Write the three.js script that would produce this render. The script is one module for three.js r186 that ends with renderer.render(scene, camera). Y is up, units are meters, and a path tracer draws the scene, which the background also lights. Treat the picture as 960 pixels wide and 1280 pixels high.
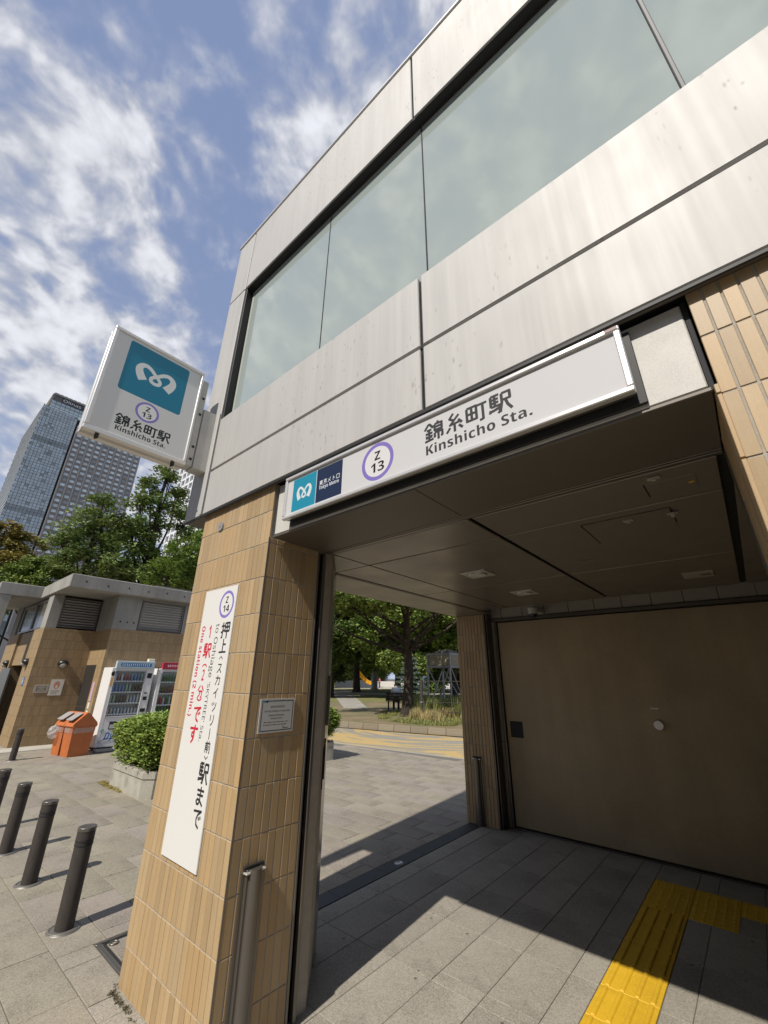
import * as THREE from 'three';
import { mergeGeometries } from 'three/addons/utils/BufferGeometryUtils.js';
import { MarchingCubes } from 'three/addons/objects/MarchingCubes.js';

/* ------------------------------------------------------------ camera, light, exposure */
const scene = new THREE.Scene();
const D2R = Math.PI / 180;
const camera = new THREE.PerspectiveCamera(2 * Math.atan(640 / 509.017) / D2R, 0.75, 0.05, 2000);
camera.position.set(0, 1.6, 0);
camera.rotation.set(22.3016 * D2R, 40.5577 * D2R, 0.5982 * D2R, 'YXZ');
scene.add(camera);
const renderer = new THREE.WebGLRenderer({ antialias: true });
renderer.toneMapping = THREE.LinearToneMapping;
renderer.toneMappingExposure = 1.22;
renderer.shadowMap.enabled = true;
const sun = new THREE.DirectionalLight(new THREE.Color(1.0, 0.94, 0.85), 4.3);
sun.position.set(0.078 * 60, 1.0 * 60, 0.853 * 60);
sun.target.position.set(0, 0, 0);
sun.castShadow = true;
sun.shadow.mapSize.set(4096, 4096);
Object.assign(sun.shadow.camera, { left: -45, right: 45, top: 45, bottom: -45, near: 1, far: 260 });
sun.shadow.radius = 1.2;
scene.add(sun, sun.target);

/* ------------------------------------------------------------ random numbers and noise */
function rng(seed) { let a = seed >>> 0; return () => { a |= 0; a = a + 0x6D2B79F5 | 0; let t = Math.imul(a ^ a >>> 15, 1 | a); t = t + Math.imul(t ^ t >>> 7, 61 | t) ^ t; return ((t ^ t >>> 14) >>> 0) / 4294967296; }; }
const PERM = (() => { const r = rng(77), p = new Float32Array(65536); for (let i = 0; i < 65536; i++) p[i] = r(); return p; })();
const lat = (x, y, px, py) => PERM[((((x % px) + px) % px) * 157 + (((y % py) + py) % py) * 6151 + px * 31) & 65535];
function vnoise(x, y, px = 4096, py = 4096) {
  const xi = Math.floor(x), yi = Math.floor(y); let fx = x - xi, fy = y - yi; fx = fx * fx * (3 - 2 * fx); fy = fy * fy * (3 - 2 * fy);
  const a = lat(xi, yi, px, py), b = lat(xi + 1, yi, px, py), c = lat(xi, yi + 1, px, py), d = lat(xi + 1, yi + 1, px, py);
  return a + (b - a) * fx + (c - a) * fy + (a - b - c + d) * fx * fy;
}
function fbm(u, v, fx, fy, oct) { let s = 0, a = 0.5, n = 0; for (let i = 0; i < oct; i++) { s += a * vnoise(u * fx, v * fy, fx, fy); n += a; a *= 0.5; fx *= 2; fy *= 2; } return s / n; }
const clamp = (x, a = 0, b = 1) => Math.min(b, Math.max(a, x));
const sstep = (a, b, x) => { const t = clamp((x - a) / (b - a)); return t * t * (3 - 2 * t); };
const mix = (a, b, t) => a + (b - a) * t;

/* ------------------------------------------------------------ sky: air and clouds */
{
  const W = 4096, H = 2048, data = new Float32Array(W * H * 4);
  // where cloud masses and clear gaps stand: direction, width, strength
  const blobs = [[-0.642, 0.764, 0.062, 0.15, 0.22], [-0.565, 0.825, 0.0, 0.13, 0.24], [-0.476, 0.877, -0.064, 0.1, 0.17], [-0.512, 0.849, -0.131, 0.07, 0.1], [-0.702, 0.709, -0.073, 0.07, 0.1], [-0.682, 0.718, -0.14, 0.06, 0.12],
    [-0.341, 0.931, -0.131, 0.11, 0.16], [-0.264, 0.947, -0.18, 0.12, 0.17], [-0.408, 0.894, -0.186, 0.09, 0.12], [-0.159, 0.955, -0.25, 0.14, 0.2], [-0.233, 0.937, -0.261, 0.1, 0.15],
    [-0.843, 0.538, -0.029, 0.16, 0.3], [-0.89, 0.454, -0.027, 0.2, 0.3], [-0.804, 0.59, -0.08, 0.1, 0.14], [-0.85, 0.35, -0.35, 0.3, 0.25],
    [-0.559, 0.801, -0.215, 0.13, -0.24], [-0.769, 0.639, 0.001, 0.06, -0.12], [-0.46, 0.88, 0.06, 0.12, -0.14], [-0.63, 0.72, -0.27, 0.16, -0.18], [-0.72, 0.6, -0.22, 0.1, -0.1],
    [-0.17, 0.88, 0.45, 0.16, 0.24], [-0.36, 0.83, 0.44, 0.13, 0.14], [0.1, 0.9, 0.4, 0.14, -0.2]].map(([x, y, z, w, s]) => { const l = Math.hypot(x, y, z); return [x / l, y / l, z / l, w, s]; });
  const n3 = (x, y) => vnoise(x + 500, y + 500);
  const f = (x, y, o) => { let s = 0, a = 0.5, n = 0; for (let i = 0; i < o; i++) { s += a * n3(x, y); n += a; a *= 0.52; const t = x * 1.6 - y * 1.2; y = x * 1.2 + y * 1.6; x = t + 3.7; } return s / n; };
  for (let j = 0; j < H; j++) {
    const th = ((j + 0.5) / H - 0.5) * Math.PI, sy = Math.sin(th), cy = Math.cos(th);
    for (let i = 0; i < W; i++) {
      const o = (j * W + i) * 4;
      let r, g, b;
      if (sy > -0.01) {
        const ph = ((i + 0.5) / W - 0.5) * 2 * Math.PI, x = Math.cos(ph) * cy, z = Math.sin(ph) * cy, y = Math.max(sy, 0);
        const t = Math.pow(1 - y, 2.2);
        r = mix(0.185, 0.41, t); g = mix(0.242, 0.485, t); b = mix(0.405, 0.63, t);
        const q = 1 / (y + 0.42), px = x * q * 9.5, pz = z * q * 9.5;
        const wx = f(px * 0.8 + 11, pz * 0.8, 3) - 0.5, wz = f(px * 0.8, pz * 0.8 + 29, 3) - 0.5;
        let d = 0.6 * f(px * 1.1 + wx * 0.7, pz * 1.1 + wz * 0.7, 7) + 0.4 * f(px * 0.42 + 40, pz * 0.42 + 9, 3);
        let c = 0; for (const B of blobs) { const k = 1 - (x * B[0] + y * B[1] + z * B[2]); c += B[4] * Math.exp(-2 * k / (B[3] * B[3])); }
        const fine = f(px * 3.4 + wx * 1.4, pz * 3.4 + wz * 1.4, 6) - 0.5;
        d += 0.01 + c * 0.3 + fine * 0.5;
        const veil = sstep(0.36, 0.7, d) * 0.38, body = sstep(0.46, 0.8, d);
        const m = clamp(veil + body * 0.6, 0, 0.9), core = sstep(0.58, 0.86, d), lum = mix(0.54, 0.71, core) * (0.97 + 0.3 * fine);
        r = mix(r, lum * 0.985, m); g = mix(g, lum * 1.0, m); b = mix(b, lum * 1.06, m);
      } else { r = 0.16; g = 0.155; b = 0.145; }
      data[o] = r; data[o + 1] = g; data[o + 2] = b; data[o + 3] = 1;
    }
  }
  const sky = new THREE.DataTexture(data, W, H, THREE.RGBAFormat, THREE.FloatType);
  sky.mapping = THREE.EquirectangularReflectionMapping; sky.magFilter = sky.minFilter = THREE.LinearFilter; sky.wrapS = THREE.RepeatWrapping; sky.needsUpdate = true;
  scene.background = sky; scene.environment = sky;
}

/* ------------------------------------------------------------ textures */
const enc = (c) => { c = clamp(c); return Math.round(255 * (c <= 0.0031308 ? 12.92 * c : 1.055 * Math.pow(c, 1 / 2.4) - 0.055)); };
function tex(w, h, fn, repeat, srgb = true) {
  const d = new Uint8Array(w * h * 4);
  for (let y = 0; y < h; y++) for (let x = 0; x < w; x++) {
    const c = fn((x + 0.5) / w, (y + 0.5) / h), o = (y * w + x) * 4;
    for (let k = 0; k < 3; k++) { const v = c.length ? c[k] : c; d[o + k] = srgb ? enc(v) : Math.round(255 * clamp(v)); }
    d[o + 3] = 255;
  }
  const t = new THREE.DataTexture(d, w, h, THREE.RGBAFormat); t.wrapS = t.wrapT = THREE.RepeatWrapping; t.magFilter = THREE.LinearFilter; t.minFilter = THREE.LinearMipmapLinearFilter; t.generateMipmaps = true;
  if (srgb) t.colorSpace = THREE.SRGBColorSpace; t.repeat.set(1 / repeat[0], 1 / repeat[1]); t.needsUpdate = true; return t;
}
const S = (o) => new THREE.MeshStandardMaterial(o);
const PH = (o) => new THREE.MeshPhysicalMaterial(o);
const rgb = (r, g, b) => new THREE.Color().setRGB(r, g, b);
const tone = (c, k) => [c[0] * k, c[1] * k, c[2] * k];

const grainT = (base, amp, rep, seed, patch = 0.2) => { const r = rng(seed); return tex(512, 512, (u, v) => { const n = r(), p = fbm(u + 0.13 * seed, v, 5, 5, 4) - 0.5, q = vnoise(u * 190 + seed, v * 190, 190, 190); return tone(base, 1 + amp * (n - 0.5) + amp * 1.1 * (q - 0.5) + patch * p * 2); }, [rep, rep]); };
const paveC = [0.24, 0.214, 0.173];
const paveMap = (() => { const r = rng(3), sp = []; for (let i = 0; i < 26; i++) sp.push([r(), r(), 0.004 + 0.009 * r() * r(), 0.25 + 0.4 * r()]); const rr = rng(4);
  return tex(1024, 1024, (u, v) => { const n = rr(), p = fbm(u, v, 4, 4, 5) - 0.5, q = vnoise(u * 330, v * 330, 330, 330), st = sstep(0.56, 0.7, fbm(u + 0.4, v + 0.2, 7, 7, 4)); let k = 1 + 0.5 * (n - 0.5) + 0.55 * (q - 0.5) + 0.5 * p - 0.12 * st; for (const s of sp) { const dx = Math.abs(u - s[0]), dy = Math.abs(v - s[1]), d = Math.hypot(Math.min(dx, 1 - dx), Math.min(dy, 1 - dy)); if (d < s[2]) k *= 1 - s[3] * (1 - sstep(0.6, 1, d / s[2])); } return tone([0.78, 0.775, 0.76], k); }, [1.7, 1.7]); })();
const grainBump = (() => { const r = rng(9); return tex(256, 256, (u, v) => 0.5 + 0.5 * (r() - 0.5), [0.5, 0.5], false); })();
const paveMats = [1, 0.965, 1.035, 0.985, 1.015].map((k, i) => S({ color: rgb(...tone([paveC[0] * 1.28, paveC[1] * (1.28 + 0.01 * (i - 2)), paveC[2] * (1.28 - 0.02 * (i - 2))], k)), map: paveMap, bumpMap: grainBump, bumpScale: 0.0015, roughness: 0.86 }));
const floorC = [0.272, 0.25, 0.213];
const floorMats = [1, 0.95, 1.05, 1.02].map((k) => S({ color: rgb(...tone(floorC.map((x) => x * 1.28), k)), map: paveMap, bumpMap: grainBump, bumpScale: 0.001, roughness: 0.72 }));
const M = {
  joint: S({ color: rgb(0.13, 0.12, 0.103), roughness: 0.95 }),
  grout: S({ color: rgb(0.4, 0.37, 0.32), map: grainT([0.85, 0.85, 0.85], 0.35, 0.3, 5, 0.2), roughness: 0.95 }),
  darkStone: S({ color: rgb(0.035, 0.037, 0.042), map: grainT([0.85, 0.85, 0.85], 0.6, 0.6, 21, 0.3), roughness: 0.5 }),
  black: S({ color: rgb(0.012, 0.012, 0.013), roughness: 0.6 }),
  rubber: S({ color: rgb(0.02, 0.02, 0.022), roughness: 0.8 }),
  white: S({ color: rgb(0.68, 0.68, 0.67), roughness: 0.4 }),
  steel: S({ color: rgb(0.5, 0.49, 0.46), metalness: 0.9, roughness: 0.32 }),
  darkSteel: S({ color: rgb(0.19, 0.175, 0.155), metalness: 0.75, roughness: 0.36 }),
  alu: S({ color: rgb(0.7, 0.69, 0.67), metalness: 0.55, roughness: 0.3 }),
  glassDark: PH({ color: rgb(0.02, 0.024, 0.026), roughness: 0.05, ior: 1.5 }),
};
const streak = (u, v, fx, fy) => fbm(u, v, fx, fy, 4);
const facadeMap = (() => { const r = rng(14); const spots = []; for (let i = 0; i < 700; i++) spots.push([r(), r(), 0.0012 + 0.0026 * r() * r(), 0.003 + 0.008 * r(), 0.35 + 0.5 * r()]);
  const W = 1024, pit = new Float32Array(W * W);
  for (const [sx, sy, w, h, k] of spots) { const cx = sx * W, cy = sy * W, rw = w * W + 0.6, rh = h * W; for (let y = -Math.ceil(rh); y <= rh; y++) for (let x = -Math.ceil(rw); x <= rw; x++) { const e = Math.hypot(x / rw, y / rh); if (e < 1) { const o = ((Math.floor(cy + y) + W) % W) * W + (Math.floor(cx + x) + W) % W; pit[o] = Math.max(pit[o], k * (1 - e)); } } }
  return tex(W, W, (u, v) => { const s = streak(u, v, 60, 3), t = streak(u + 0.3, v, 220, 8), b = fbm(u, v, 4, 4, 4); const p = pit[Math.floor(v * W) * W + Math.floor(u * W)] * sstep(0.42, 0.6, b); const k = 0.9 + 0.15 * (s - 0.5) + 0.07 * (t - 0.5) + 0.1 * (b - 0.5) - p * 0.55; return [k, k * (0.992 - 0.05 * p), k * (0.98 - 0.14 * p)]; }, [2.6, 2.6]); })();
const facadeRough = tex(512, 512, (u, v) => 0.8 + 0.1 * (streak(u, v, 70, 3) - 0.5) + 0.14 * (fbm(u + 0.5, v, 6, 5, 4) - 0.5), [2.2, 2.2], false);
M.facade = PH({ color: rgb(0.47, 0.466, 0.458), map: facadeMap, metalness: 0.16, roughness: 0.8, roughnessMap: facadeRough });
M.facade2 = PH({ color: rgb(0.48, 0.475, 0.465), map: facadeMap, metalness: 0.16, roughness: 0.77, roughnessMap: facadeRough });
M.lintel = S({ color: rgb(0.58, 0.565, 0.54), map: grainT([0.9, 0.9, 0.88], 0.16, 0.5, 31, 0.12), metalness: 0.15, roughness: 0.72 });
M.windowGlass = PH({ color: rgb(0.335, 0.388, 0.372), roughness: 0.02, ior: 1.9 });
M.windowEdge = S({ color: rgb(0.4, 0.43, 0.38), roughness: 0.4 });
const ceilRough = tex(256, 256, (u, v) => 0.5 + 0.3 * (fbm(u, v, 6, 6, 4) - 0.5), [1.5, 1.5], false);
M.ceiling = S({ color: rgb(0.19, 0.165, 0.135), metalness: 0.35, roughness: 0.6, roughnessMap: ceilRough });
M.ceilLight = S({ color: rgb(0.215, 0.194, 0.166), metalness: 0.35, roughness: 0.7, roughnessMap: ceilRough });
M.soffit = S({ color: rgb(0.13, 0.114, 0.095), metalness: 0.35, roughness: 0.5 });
// glazed tan wall tiles: fine vertical streaks
const tileMap = tex(512, 512, (u, v) => { const s = streak(u, v, 44, 2), t = streak(u + 0.4, v + 0.2, 160, 4), b = fbm(u, v, 7, 7, 4), c = vnoise(u * 300, v * 300, 300, 300); const k = 0.88 + 0.12 * (s - 0.5) + 0.07 * (t - 0.5) + 0.12 * (b - 0.5) + 0.12 * (c - 0.5); return [k, k * (0.985 + 0.04 * (b - 0.5)), k * (0.95 + 0.12 * (b - 0.5))]; }, [0.45, 0.9]);
const tileC = [0.415, 0.295, 0.16];
const tileMats = [[1, 1, 1], [0.9, 0.91, 0.93], [1.06, 1.08, 1.12], [0.98, 0.94, 0.88], [0.84, 0.84, 0.84], [1.03, 1.0, 0.94], [0.94, 0.98, 1.06]].map((k) => S({ color: rgb(tileC[0] * k[0] * 1.1, tileC[1] * k[1] * 1.1, tileC[2] * k[2] * 1.1), map: tileMap, roughness: 0.5 }));
const concreteMap = tex(512, 512, (u, v) => { const s = streak(u, v, 30, 2), b = fbm(u, v, 5, 5, 5), c = vnoise(u * 200, v * 200, 200, 200); return tone([0.82, 0.81, 0.78], 0.96 + 0.4 * (b - 0.5) + 0.3 * (s - 0.5) + 0.12 * (c - 0.5)); }, [2.4, 2.4]);
M.concrete = S({ color: rgb(0.37, 0.365, 0.345), map: concreteMap, bumpMap: grainBump, bumpScale: 0.002, roughness: 0.9 });
M.stone = S({ color: rgb(0.42, 0.405, 0.36), map: grainT([0.85, 0.84, 0.8], 0.4, 0.6, 41, 0.35), bumpMap: grainBump, bumpScale: 0.004, roughness: 0.92 });
// distant tile walls: tile courses below the size of a pixel
const farTile = (() => { const r = rng(55), tn = []; for (let i = 0; i < 40 * 12; i++) tn.push(r()); return tex(512, 512, (u, v) => { const cx = u * 20, cy = v * 5, row = Math.floor(cy), fx = cx - Math.floor(cx), fy = cy - row, k = (fx < 0.09 || fy < 0.035) ? 0.55 : 0.82 + 0.26 * tn[(Math.floor(cx) + row * 23) % 480]; return tone([1, 0.985, 0.95], k * (0.94 + 0.2 * (streak(u, v, 90, 4) - 0.5))); }, [0.96, 1.12]); })();
M.farTile = S({ color: rgb(0.35, 0.25, 0.135), map: farTile, roughness: 0.65 });
M.wallPlaster = S({ color: rgb(0.45, 0.36, 0.235), map: tex(512, 512, (u, v) => { const b = fbm(u, v, 4, 4, 5), s = streak(u, v, 24, 2), c = vnoise(u * 180, v * 180, 180, 180); return tone([0.9, 0.89, 0.86], 0.95 + 0.5 * (b - 0.5) + 0.16 * (s - 0.5) + 0.08 * (c - 0.5)); }, [2.5, 2.5]), roughness: 0.62 });
M.paleTile = S({ color: rgb(0.36, 0.33, 0.28), roughness: 0.5 });
const barkMap = tex(256, 256, (u, v) => tone([0.8, 0.76, 0.7], 0.8 + 0.9 * (fbm(u, v, 14, 4, 4) - 0.5)), [0.6, 1.2]);
M.bark = S({ color: rgb(0.075, 0.059, 0.045), map: barkMap, bumpMap: barkMap, bumpScale: 0.02, roughness: 0.95 });
M.yellow = S({ color: rgb(0.63, 0.385, 0.02), map: grainT([0.9, 0.9, 0.9], 0.2, 0.8, 61, 0.3), roughness: 0.6 });

/* ------------------------------------------------------------ geometry helpers */
const names = new Map();
function uniq(n) { const k = names.get(n) || 0; names.set(n, k + 1); return k ? n + '_' + String(k).padStart(3, '0') : n; }
const origin = new WeakMap();
function thing(name, label, category, pos = [0, 0, 0], group, kind) {
  const o = new THREE.Group(); o.name = uniq(name); o.position.set(...pos); origin.set(o, pos); scene.add(o);
  if (label) o.userData.label = label; if (category) o.userData.category = category; if (group) o.userData.group = group; if (kind) o.userData.kind = kind;
  return o;
}
// a part whose geometry is written in the thing's own coordinates
function part(o, name, geo, mat, at, ry = 0) { const m = new THREE.Mesh(geo, mat); m.name = name; if (at) m.position.set(...at); m.rotation.y = ry; o.add(m); return m; }
// a part whose geometry is written in world coordinates
function wpart(o, name, geo, mat, kind) { const p = origin.get(o); geo.translate(-p[0], -p[1], -p[2]); const m = new THREE.Mesh(geo, mat); m.name = name; origin.set(m, p); o.add(m); if (kind) m.userData.kind = kind; return m; }
function clean(g) { g = g.index ? g.toNonIndexed() : g; for (const k of Object.keys(g.attributes)) if (!['position', 'normal', 'uv'].includes(k)) g.deleteAttribute(k); g.morphAttributes = {}; return g; }
const merge = (l) => mergeGeometries(l.map(clean), false);
function planarUV(g) {
  const p = g.attributes.position, n = g.attributes.normal, uv = new Float32Array(p.count * 2);
  for (let i = 0; i < p.count; i++) { const ax = Math.abs(n.getX(i)), ay = Math.abs(n.getY(i)), az = Math.abs(n.getZ(i)); let u, v; if (ay >= ax && ay >= az) { u = p.getX(i); v = p.getZ(i); } else if (ax >= az) { u = p.getZ(i); v = p.getY(i); } else { u = p.getX(i); v = p.getY(i); } uv[2 * i] = u; uv[2 * i + 1] = v; }
  g.setAttribute('uv', new THREE.BufferAttribute(uv, 2)); return g;
}
function fromTris(t) { const g = new THREE.BufferGeometry(); g.setAttribute('position', new THREE.BufferAttribute(new Float32Array(t), 3)); g.computeVertexNormals(); return planarUV(g); }
// box with chamfered edges, centred
function cbox(w, h, d, c = 0.004) {
  const x = w / 2, y = h / 2, z = d / 2; c = Math.min(c, x * 0.9, y * 0.9, z * 0.9);
  const V = (sx, sy, sz, k) => [sx * (x - (k === 0 ? 0 : c)), sy * (y - (k === 1 ? 0 : c)), sz * (z - (k === 2 ? 0 : c))];
  const t = []; const tri = (a, b, e) => { const ux = b[0] - a[0], uy = b[1] - a[1], uz = b[2] - a[2], vx = e[0] - a[0], vy = e[1] - a[1], vz = e[2] - a[2], nx = uy * vz - uz * vy, ny = uz * vx - ux * vz, nz = ux * vy - uy * vx; if (nx * (a[0] + b[0] + e[0]) + ny * (a[1] + b[1] + e[1]) + nz * (a[2] + b[2] + e[2]) < 0) t.push(...a, ...e, ...b); else t.push(...a, ...b, ...e); };
  const quad = (a, b, e, f) => { tri(a, b, e); tri(a, e, f); };
  for (const s of [-1, 1]) {
    quad(V(s, -1, -1, 0), V(s, 1, -1, 0), V(s, 1, 1, 0), V(s, -1, 1, 0)); quad(V(-1, s, -1, 1), V(1, s, -1, 1), V(1, s, 1, 1), V(-1, s, 1, 1)); quad(V(-1, -1, s, 2), V(1, -1, s, 2), V(1, 1, s, 2), V(-1, 1, s, 2));
    for (const q of [-1, 1]) { quad(V(s, q, -1, 0), V(s, q, 1, 0), V(s, q, 1, 1), V(s, q, -1, 1)); quad(V(s, -1, q, 0), V(s, 1, q, 0), V(s, 1, q, 2), V(s, -1, q, 2)); quad(V(-1, s, q, 1), V(1, s, q, 1), V(1, s, q, 2), V(-1, s, q, 2)); for (const r of [-1, 1]) tri(V(s, q, r, 0), V(s, q, r, 1), V(s, q, r, 2)); }
  }
  return fromTris(t);
}
// box by its extent in world coordinates
function wb(x0, x1, y0, y1, z0, z1, c = 0.003) { const g = cbox(Math.abs(x1 - x0), Math.abs(y1 - y0), Math.abs(z1 - z0), c); g.translate((x0 + x1) / 2, (y0 + y1) / 2, (z0 + z1) / 2); return planarUV(g); }
// prism over an [x, z] outline
function prism(pts, y0, y1) {
  const t = []; let A = 0; const n = pts.length; for (let i = 0; i < n; i++) { const a = pts[i], b = pts[(i + 1) % n]; A += a[0] * b[1] - b[0] * a[1]; }
  const P = A > 0 ? pts : pts.slice().reverse();
  const tris = THREE.ShapeUtils.triangulateShape(P.map((p) => new THREE.Vector2(...p)), []);
  for (const [a, b, c] of tris) { t.push(P[a][0], y1, P[a][1], P[c][0], y1, P[c][1], P[b][0], y1, P[b][1]); t.push(P[a][0], y0, P[a][1], P[b][0], y0, P[b][1], P[c][0], y0, P[c][1]); }
  for (let i = 0; i < n; i++) { const a = P[i], b = P[(i + 1) % n]; t.push(a[0], y0, a[1], a[0], y1, a[1], b[0], y1, b[1], a[0], y0, a[1], b[0], y1, b[1], b[0], y0, b[1]); }
  return fromTris(t);
}
function sheet(pts, y) { const tris = THREE.ShapeUtils.triangulateShape(pts.map((p) => new THREE.Vector2(...p)), []), t = []; for (const f of tris) { const [a, b, c] = f.map((i) => pts[i]); const s = (b[0] - a[0]) * (c[1] - a[1]) - (b[1] - a[1]) * (c[0] - a[0]); for (const p of s > 0 ? [a, c, b] : [a, b, c]) t.push(p[0], y, p[1]); } return fromTris(t); }
function cyl(r0, r1, h, seg = 20, at = [0, 0, 0]) { const g = clean(new THREE.CylinderGeometry(r1, r0, h, seg)); g.translate(at[0], at[1] + h / 2, at[2]); return g; }
function bar(a, b, w, d = w, c = 0.003) { const A = new THREE.Vector3(...a), B = new THREE.Vector3(...b), L = A.distanceTo(B), g = cbox(w, L, d, c); g.applyQuaternion(new THREE.Quaternion().setFromUnitVectors(new THREE.Vector3(0, 1, 0), B.clone().sub(A).normalize())); g.translate((a[0] + b[0]) / 2, (a[1] + b[1]) / 2, (a[2] + b[2]) / 2); return g; }
function rod(a, b, r, seg = 8) { const A = new THREE.Vector3(...a), B = new THREE.Vector3(...b), g = clean(new THREE.CylinderGeometry(r, r, A.distanceTo(B), seg)); g.applyQuaternion(new THREE.Quaternion().setFromUnitVectors(new THREE.Vector3(0, 1, 0), B.clone().sub(A).normalize())); g.translate((a[0] + b[0]) / 2, (a[1] + b[1]) / 2, (a[2] + b[2]) / 2); return g; }
function limb(points, r0, r1, seg = 8, rad = 7) {
  const curve = new THREE.CatmullRomCurve3(points.map((p) => new THREE.Vector3(...p))), g = new THREE.TubeGeometry(curve, seg, 1, rad, false), p = g.attributes.position;
  for (let i = 0; i <= seg; i++) { const c = curve.getPointAt(i / seg), r = mix(r0, r1, Math.pow(i / seg, 0.8)); for (let j = 0; j <= rad; j++) { const k = i * (rad + 1) + j; p.setXYZ(k, c.x + (p.getX(k) - c.x) * r, c.y + (p.getY(k) - c.y) * r, c.z + (p.getZ(k) - c.z) * r); } }
  return clean(g);
}
const cache = new Map();
const shared = (key, make) => { if (!cache.has(key)) cache.set(key, make()); return cache.get(key); };
function uvShift(g, du, dv) { g = g.clone(); const u = g.attributes.uv; for (let i = 0; i < u.count; i++) u.setXY(i, u.getX(i) + du, u.getY(i) + dv); return g; }
// pieces: the largest 300 become meshes of their own, the rest one joined part
function layPieces(list, stuffParent, stuffName, limit = 300) {
  list.sort((a, b) => b.score - a.score);
  const rest = new Map();
  list.forEach((t, i) => {
    const key = [t.w.toFixed(4), t.h.toFixed(4), t.d, t.axis, t.variant].join();
    const g = shared(key, () => { let b = cbox(t.w, t.h, t.d, t.c ?? 0.0025); b = uvShift(b, 0.37 * t.variant, 0.61 * t.variant); if (t.axis === 'x') b.rotateY(Math.PI / 2); if (t.axis === 'y') b.rotateX(-Math.PI / 2); return b; });
    const po = origin.get(t.parent);
    if (i < limit) { const m = new THREE.Mesh(g, t.mat); m.name = t.name; m.position.set(t.p[0] - po[0], t.p[1] - po[1], t.p[2] - po[2]); t.parent.add(m); }
    else { const c = g.clone(); c.translate(...t.p); if (!rest.has(t.mat)) rest.set(t.mat, []); rest.get(t.mat).push(c); }
  });
  if (rest.size) {
    const geos = [], mats = []; for (const [m, l] of rest) { geos.push(merge(l)); mats.push(m); }
    const g = mergeGeometries(geos, true), po = origin.get(stuffParent); g.translate(-po[0], -po[1], -po[2]);
    const m = new THREE.Mesh(g, mats); m.name = stuffName; m.userData.kind = 'stuff'; stuffParent.add(m);
  }
}
const CAM = new THREE.Vector3(0, 1.6, 0);
function scoreOf(p, w, h, n) { const v = new THREE.Vector3(...p).sub(CAM), L = v.length(), c = Math.abs(v.dot(new THREE.Vector3(...n))) / L; camera.updateMatrixWorld(); const q = new THREE.Vector3(...p).project(camera); const inside = Math.abs(q.x) < 1.06 && Math.abs(q.y) < 1.06 && v.dot(camera.getWorldDirection(new THREE.Vector3())) > 0; return (inside ? 1 : 0.001) * w * h * c / (L * L); }

/* lettering: strokes on a 100 x 100 field */
const GLYPH = {
  '糸': '48 4,28 26,54 44;74 18,30 58,84 55;70 42,88 64;52 58,52 97;30 70,12 92;72 70,90 90',
  '駅': '11 8,11 58;11 8,47 8;11 25,44 25;11 41,44 41;11 58,49 58,47 88,39 95;28 8,28 58;9 70,5 86;18 70,18 83;27 68,30 81;36 66,40 79;58 10,92 10,92 42,58 42;58 10,58 52,48 95;73 43,81 70,97 95',
  '町': '7 14,51 14,51 76,7 76,7 14;29 14,29 76;7 45,51 45;56 17,99 17;80 17,80 90,64 92',
  '錦': '27 4,3 33;27 4,49 31;14 37,40 37;8 54,45 54;27 37,27 88;12 64,17 80;41 64,36 79;4 92,49 88;75 4,69 16;56 17,93 17,93 48,56 48,56 17;56 32,93 32;56 60,56 86;56 60,95 60,95 84,87 86;75 49,75 99',
  '押': '4 26,40 26;23 4,23 90,10 92;4 64,40 50;47 10,94 10,94 57,47 57,47 10;47 33,94 33;70 10,70 99',
  '上': '50 6,50 90;50 42,85 42;7 90,95 90',
  '前': '28 4,37 18;73 4,62 18;5 23,95 23;14 37,14 95;14 37,46 37,46 90,38 94;14 53,46 53;14 69,46 69;64 37,64 77;87 33,87 92,76 95',
  '分': '38 6,8 45;61 6,95 43;24 48,77 48,73 88,58 93;47 48,41 72,16 95',
  '東': '8 18,92 18;22 33,78 33,78 64,22 64,22 33;22 48,78 48;50 4,50 99;46 66,9 93;54 66,93 93',
  '京': '50 3,50 18;7 19,93 19;26 33,74 33,74 55,26 55,26 33;50 55,50 94,38 94;28 67,11 87;72 67,91 87',
  'ス': '16 14,78 14,60 50,12 92;54 56,90 92', 'カ': '10 30,88 30,82 84,64 88;46 6,44 44,13 93', 'イ': '82 7,48 40,9 57;55 35,55 95',
  'ツ': '12 20,23 46;42 13,52 40;88 17,75 60,36 93', 'リ': '24 9,24 59;78 7,78 52,62 80,36 95', 'ー': '50 5,50 95', '〈': '10 66,50 34,90 66', '〉': '10 34,50 66,90 34',
  '（': '8 90,20 74,50 66,80 74,92 90', '）': '8 10,20 26,50 34,80 26,92 10',
  'ま': '12 24,88 24;17 46,83 46;52 5,52 72,42 88,24 89,15 77,27 66,52 70,86 93', 'で': '7 20,91 14,58 32,45 54,50 78,79 93;67 42,73 57;83 36,89 51',
  'す': '5 24,95 24;57 5,57 56,47 67,34 61,33 48,45 41,57 50,55 74,33 95', 'メ': '78 7,57 54,12 93;24 34,82 83', 'ト': '40 5,40 95;40 38,83 57', 'ロ': '16 15,84 15,84 86,16 86,16 15',
};
function glyph(g, ch, cx, cy, size, weight, color) {
  g.strokeStyle = color; g.lineWidth = size * weight; g.lineCap = 'butt'; g.lineJoin = 'round';
  for (const s of GLYPH[ch].split(';')) { const p = s.split(',').map((q) => q.trim().split(' ').map(Number)); g.beginPath(); p.forEach(([x, y], i) => { const X = cx + (x - 50) / 100 * size, Y = cy + (y - 50) / 100 * size; i ? g.lineTo(X, Y) : g.moveTo(X, Y); }); g.stroke(); }
}
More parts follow.
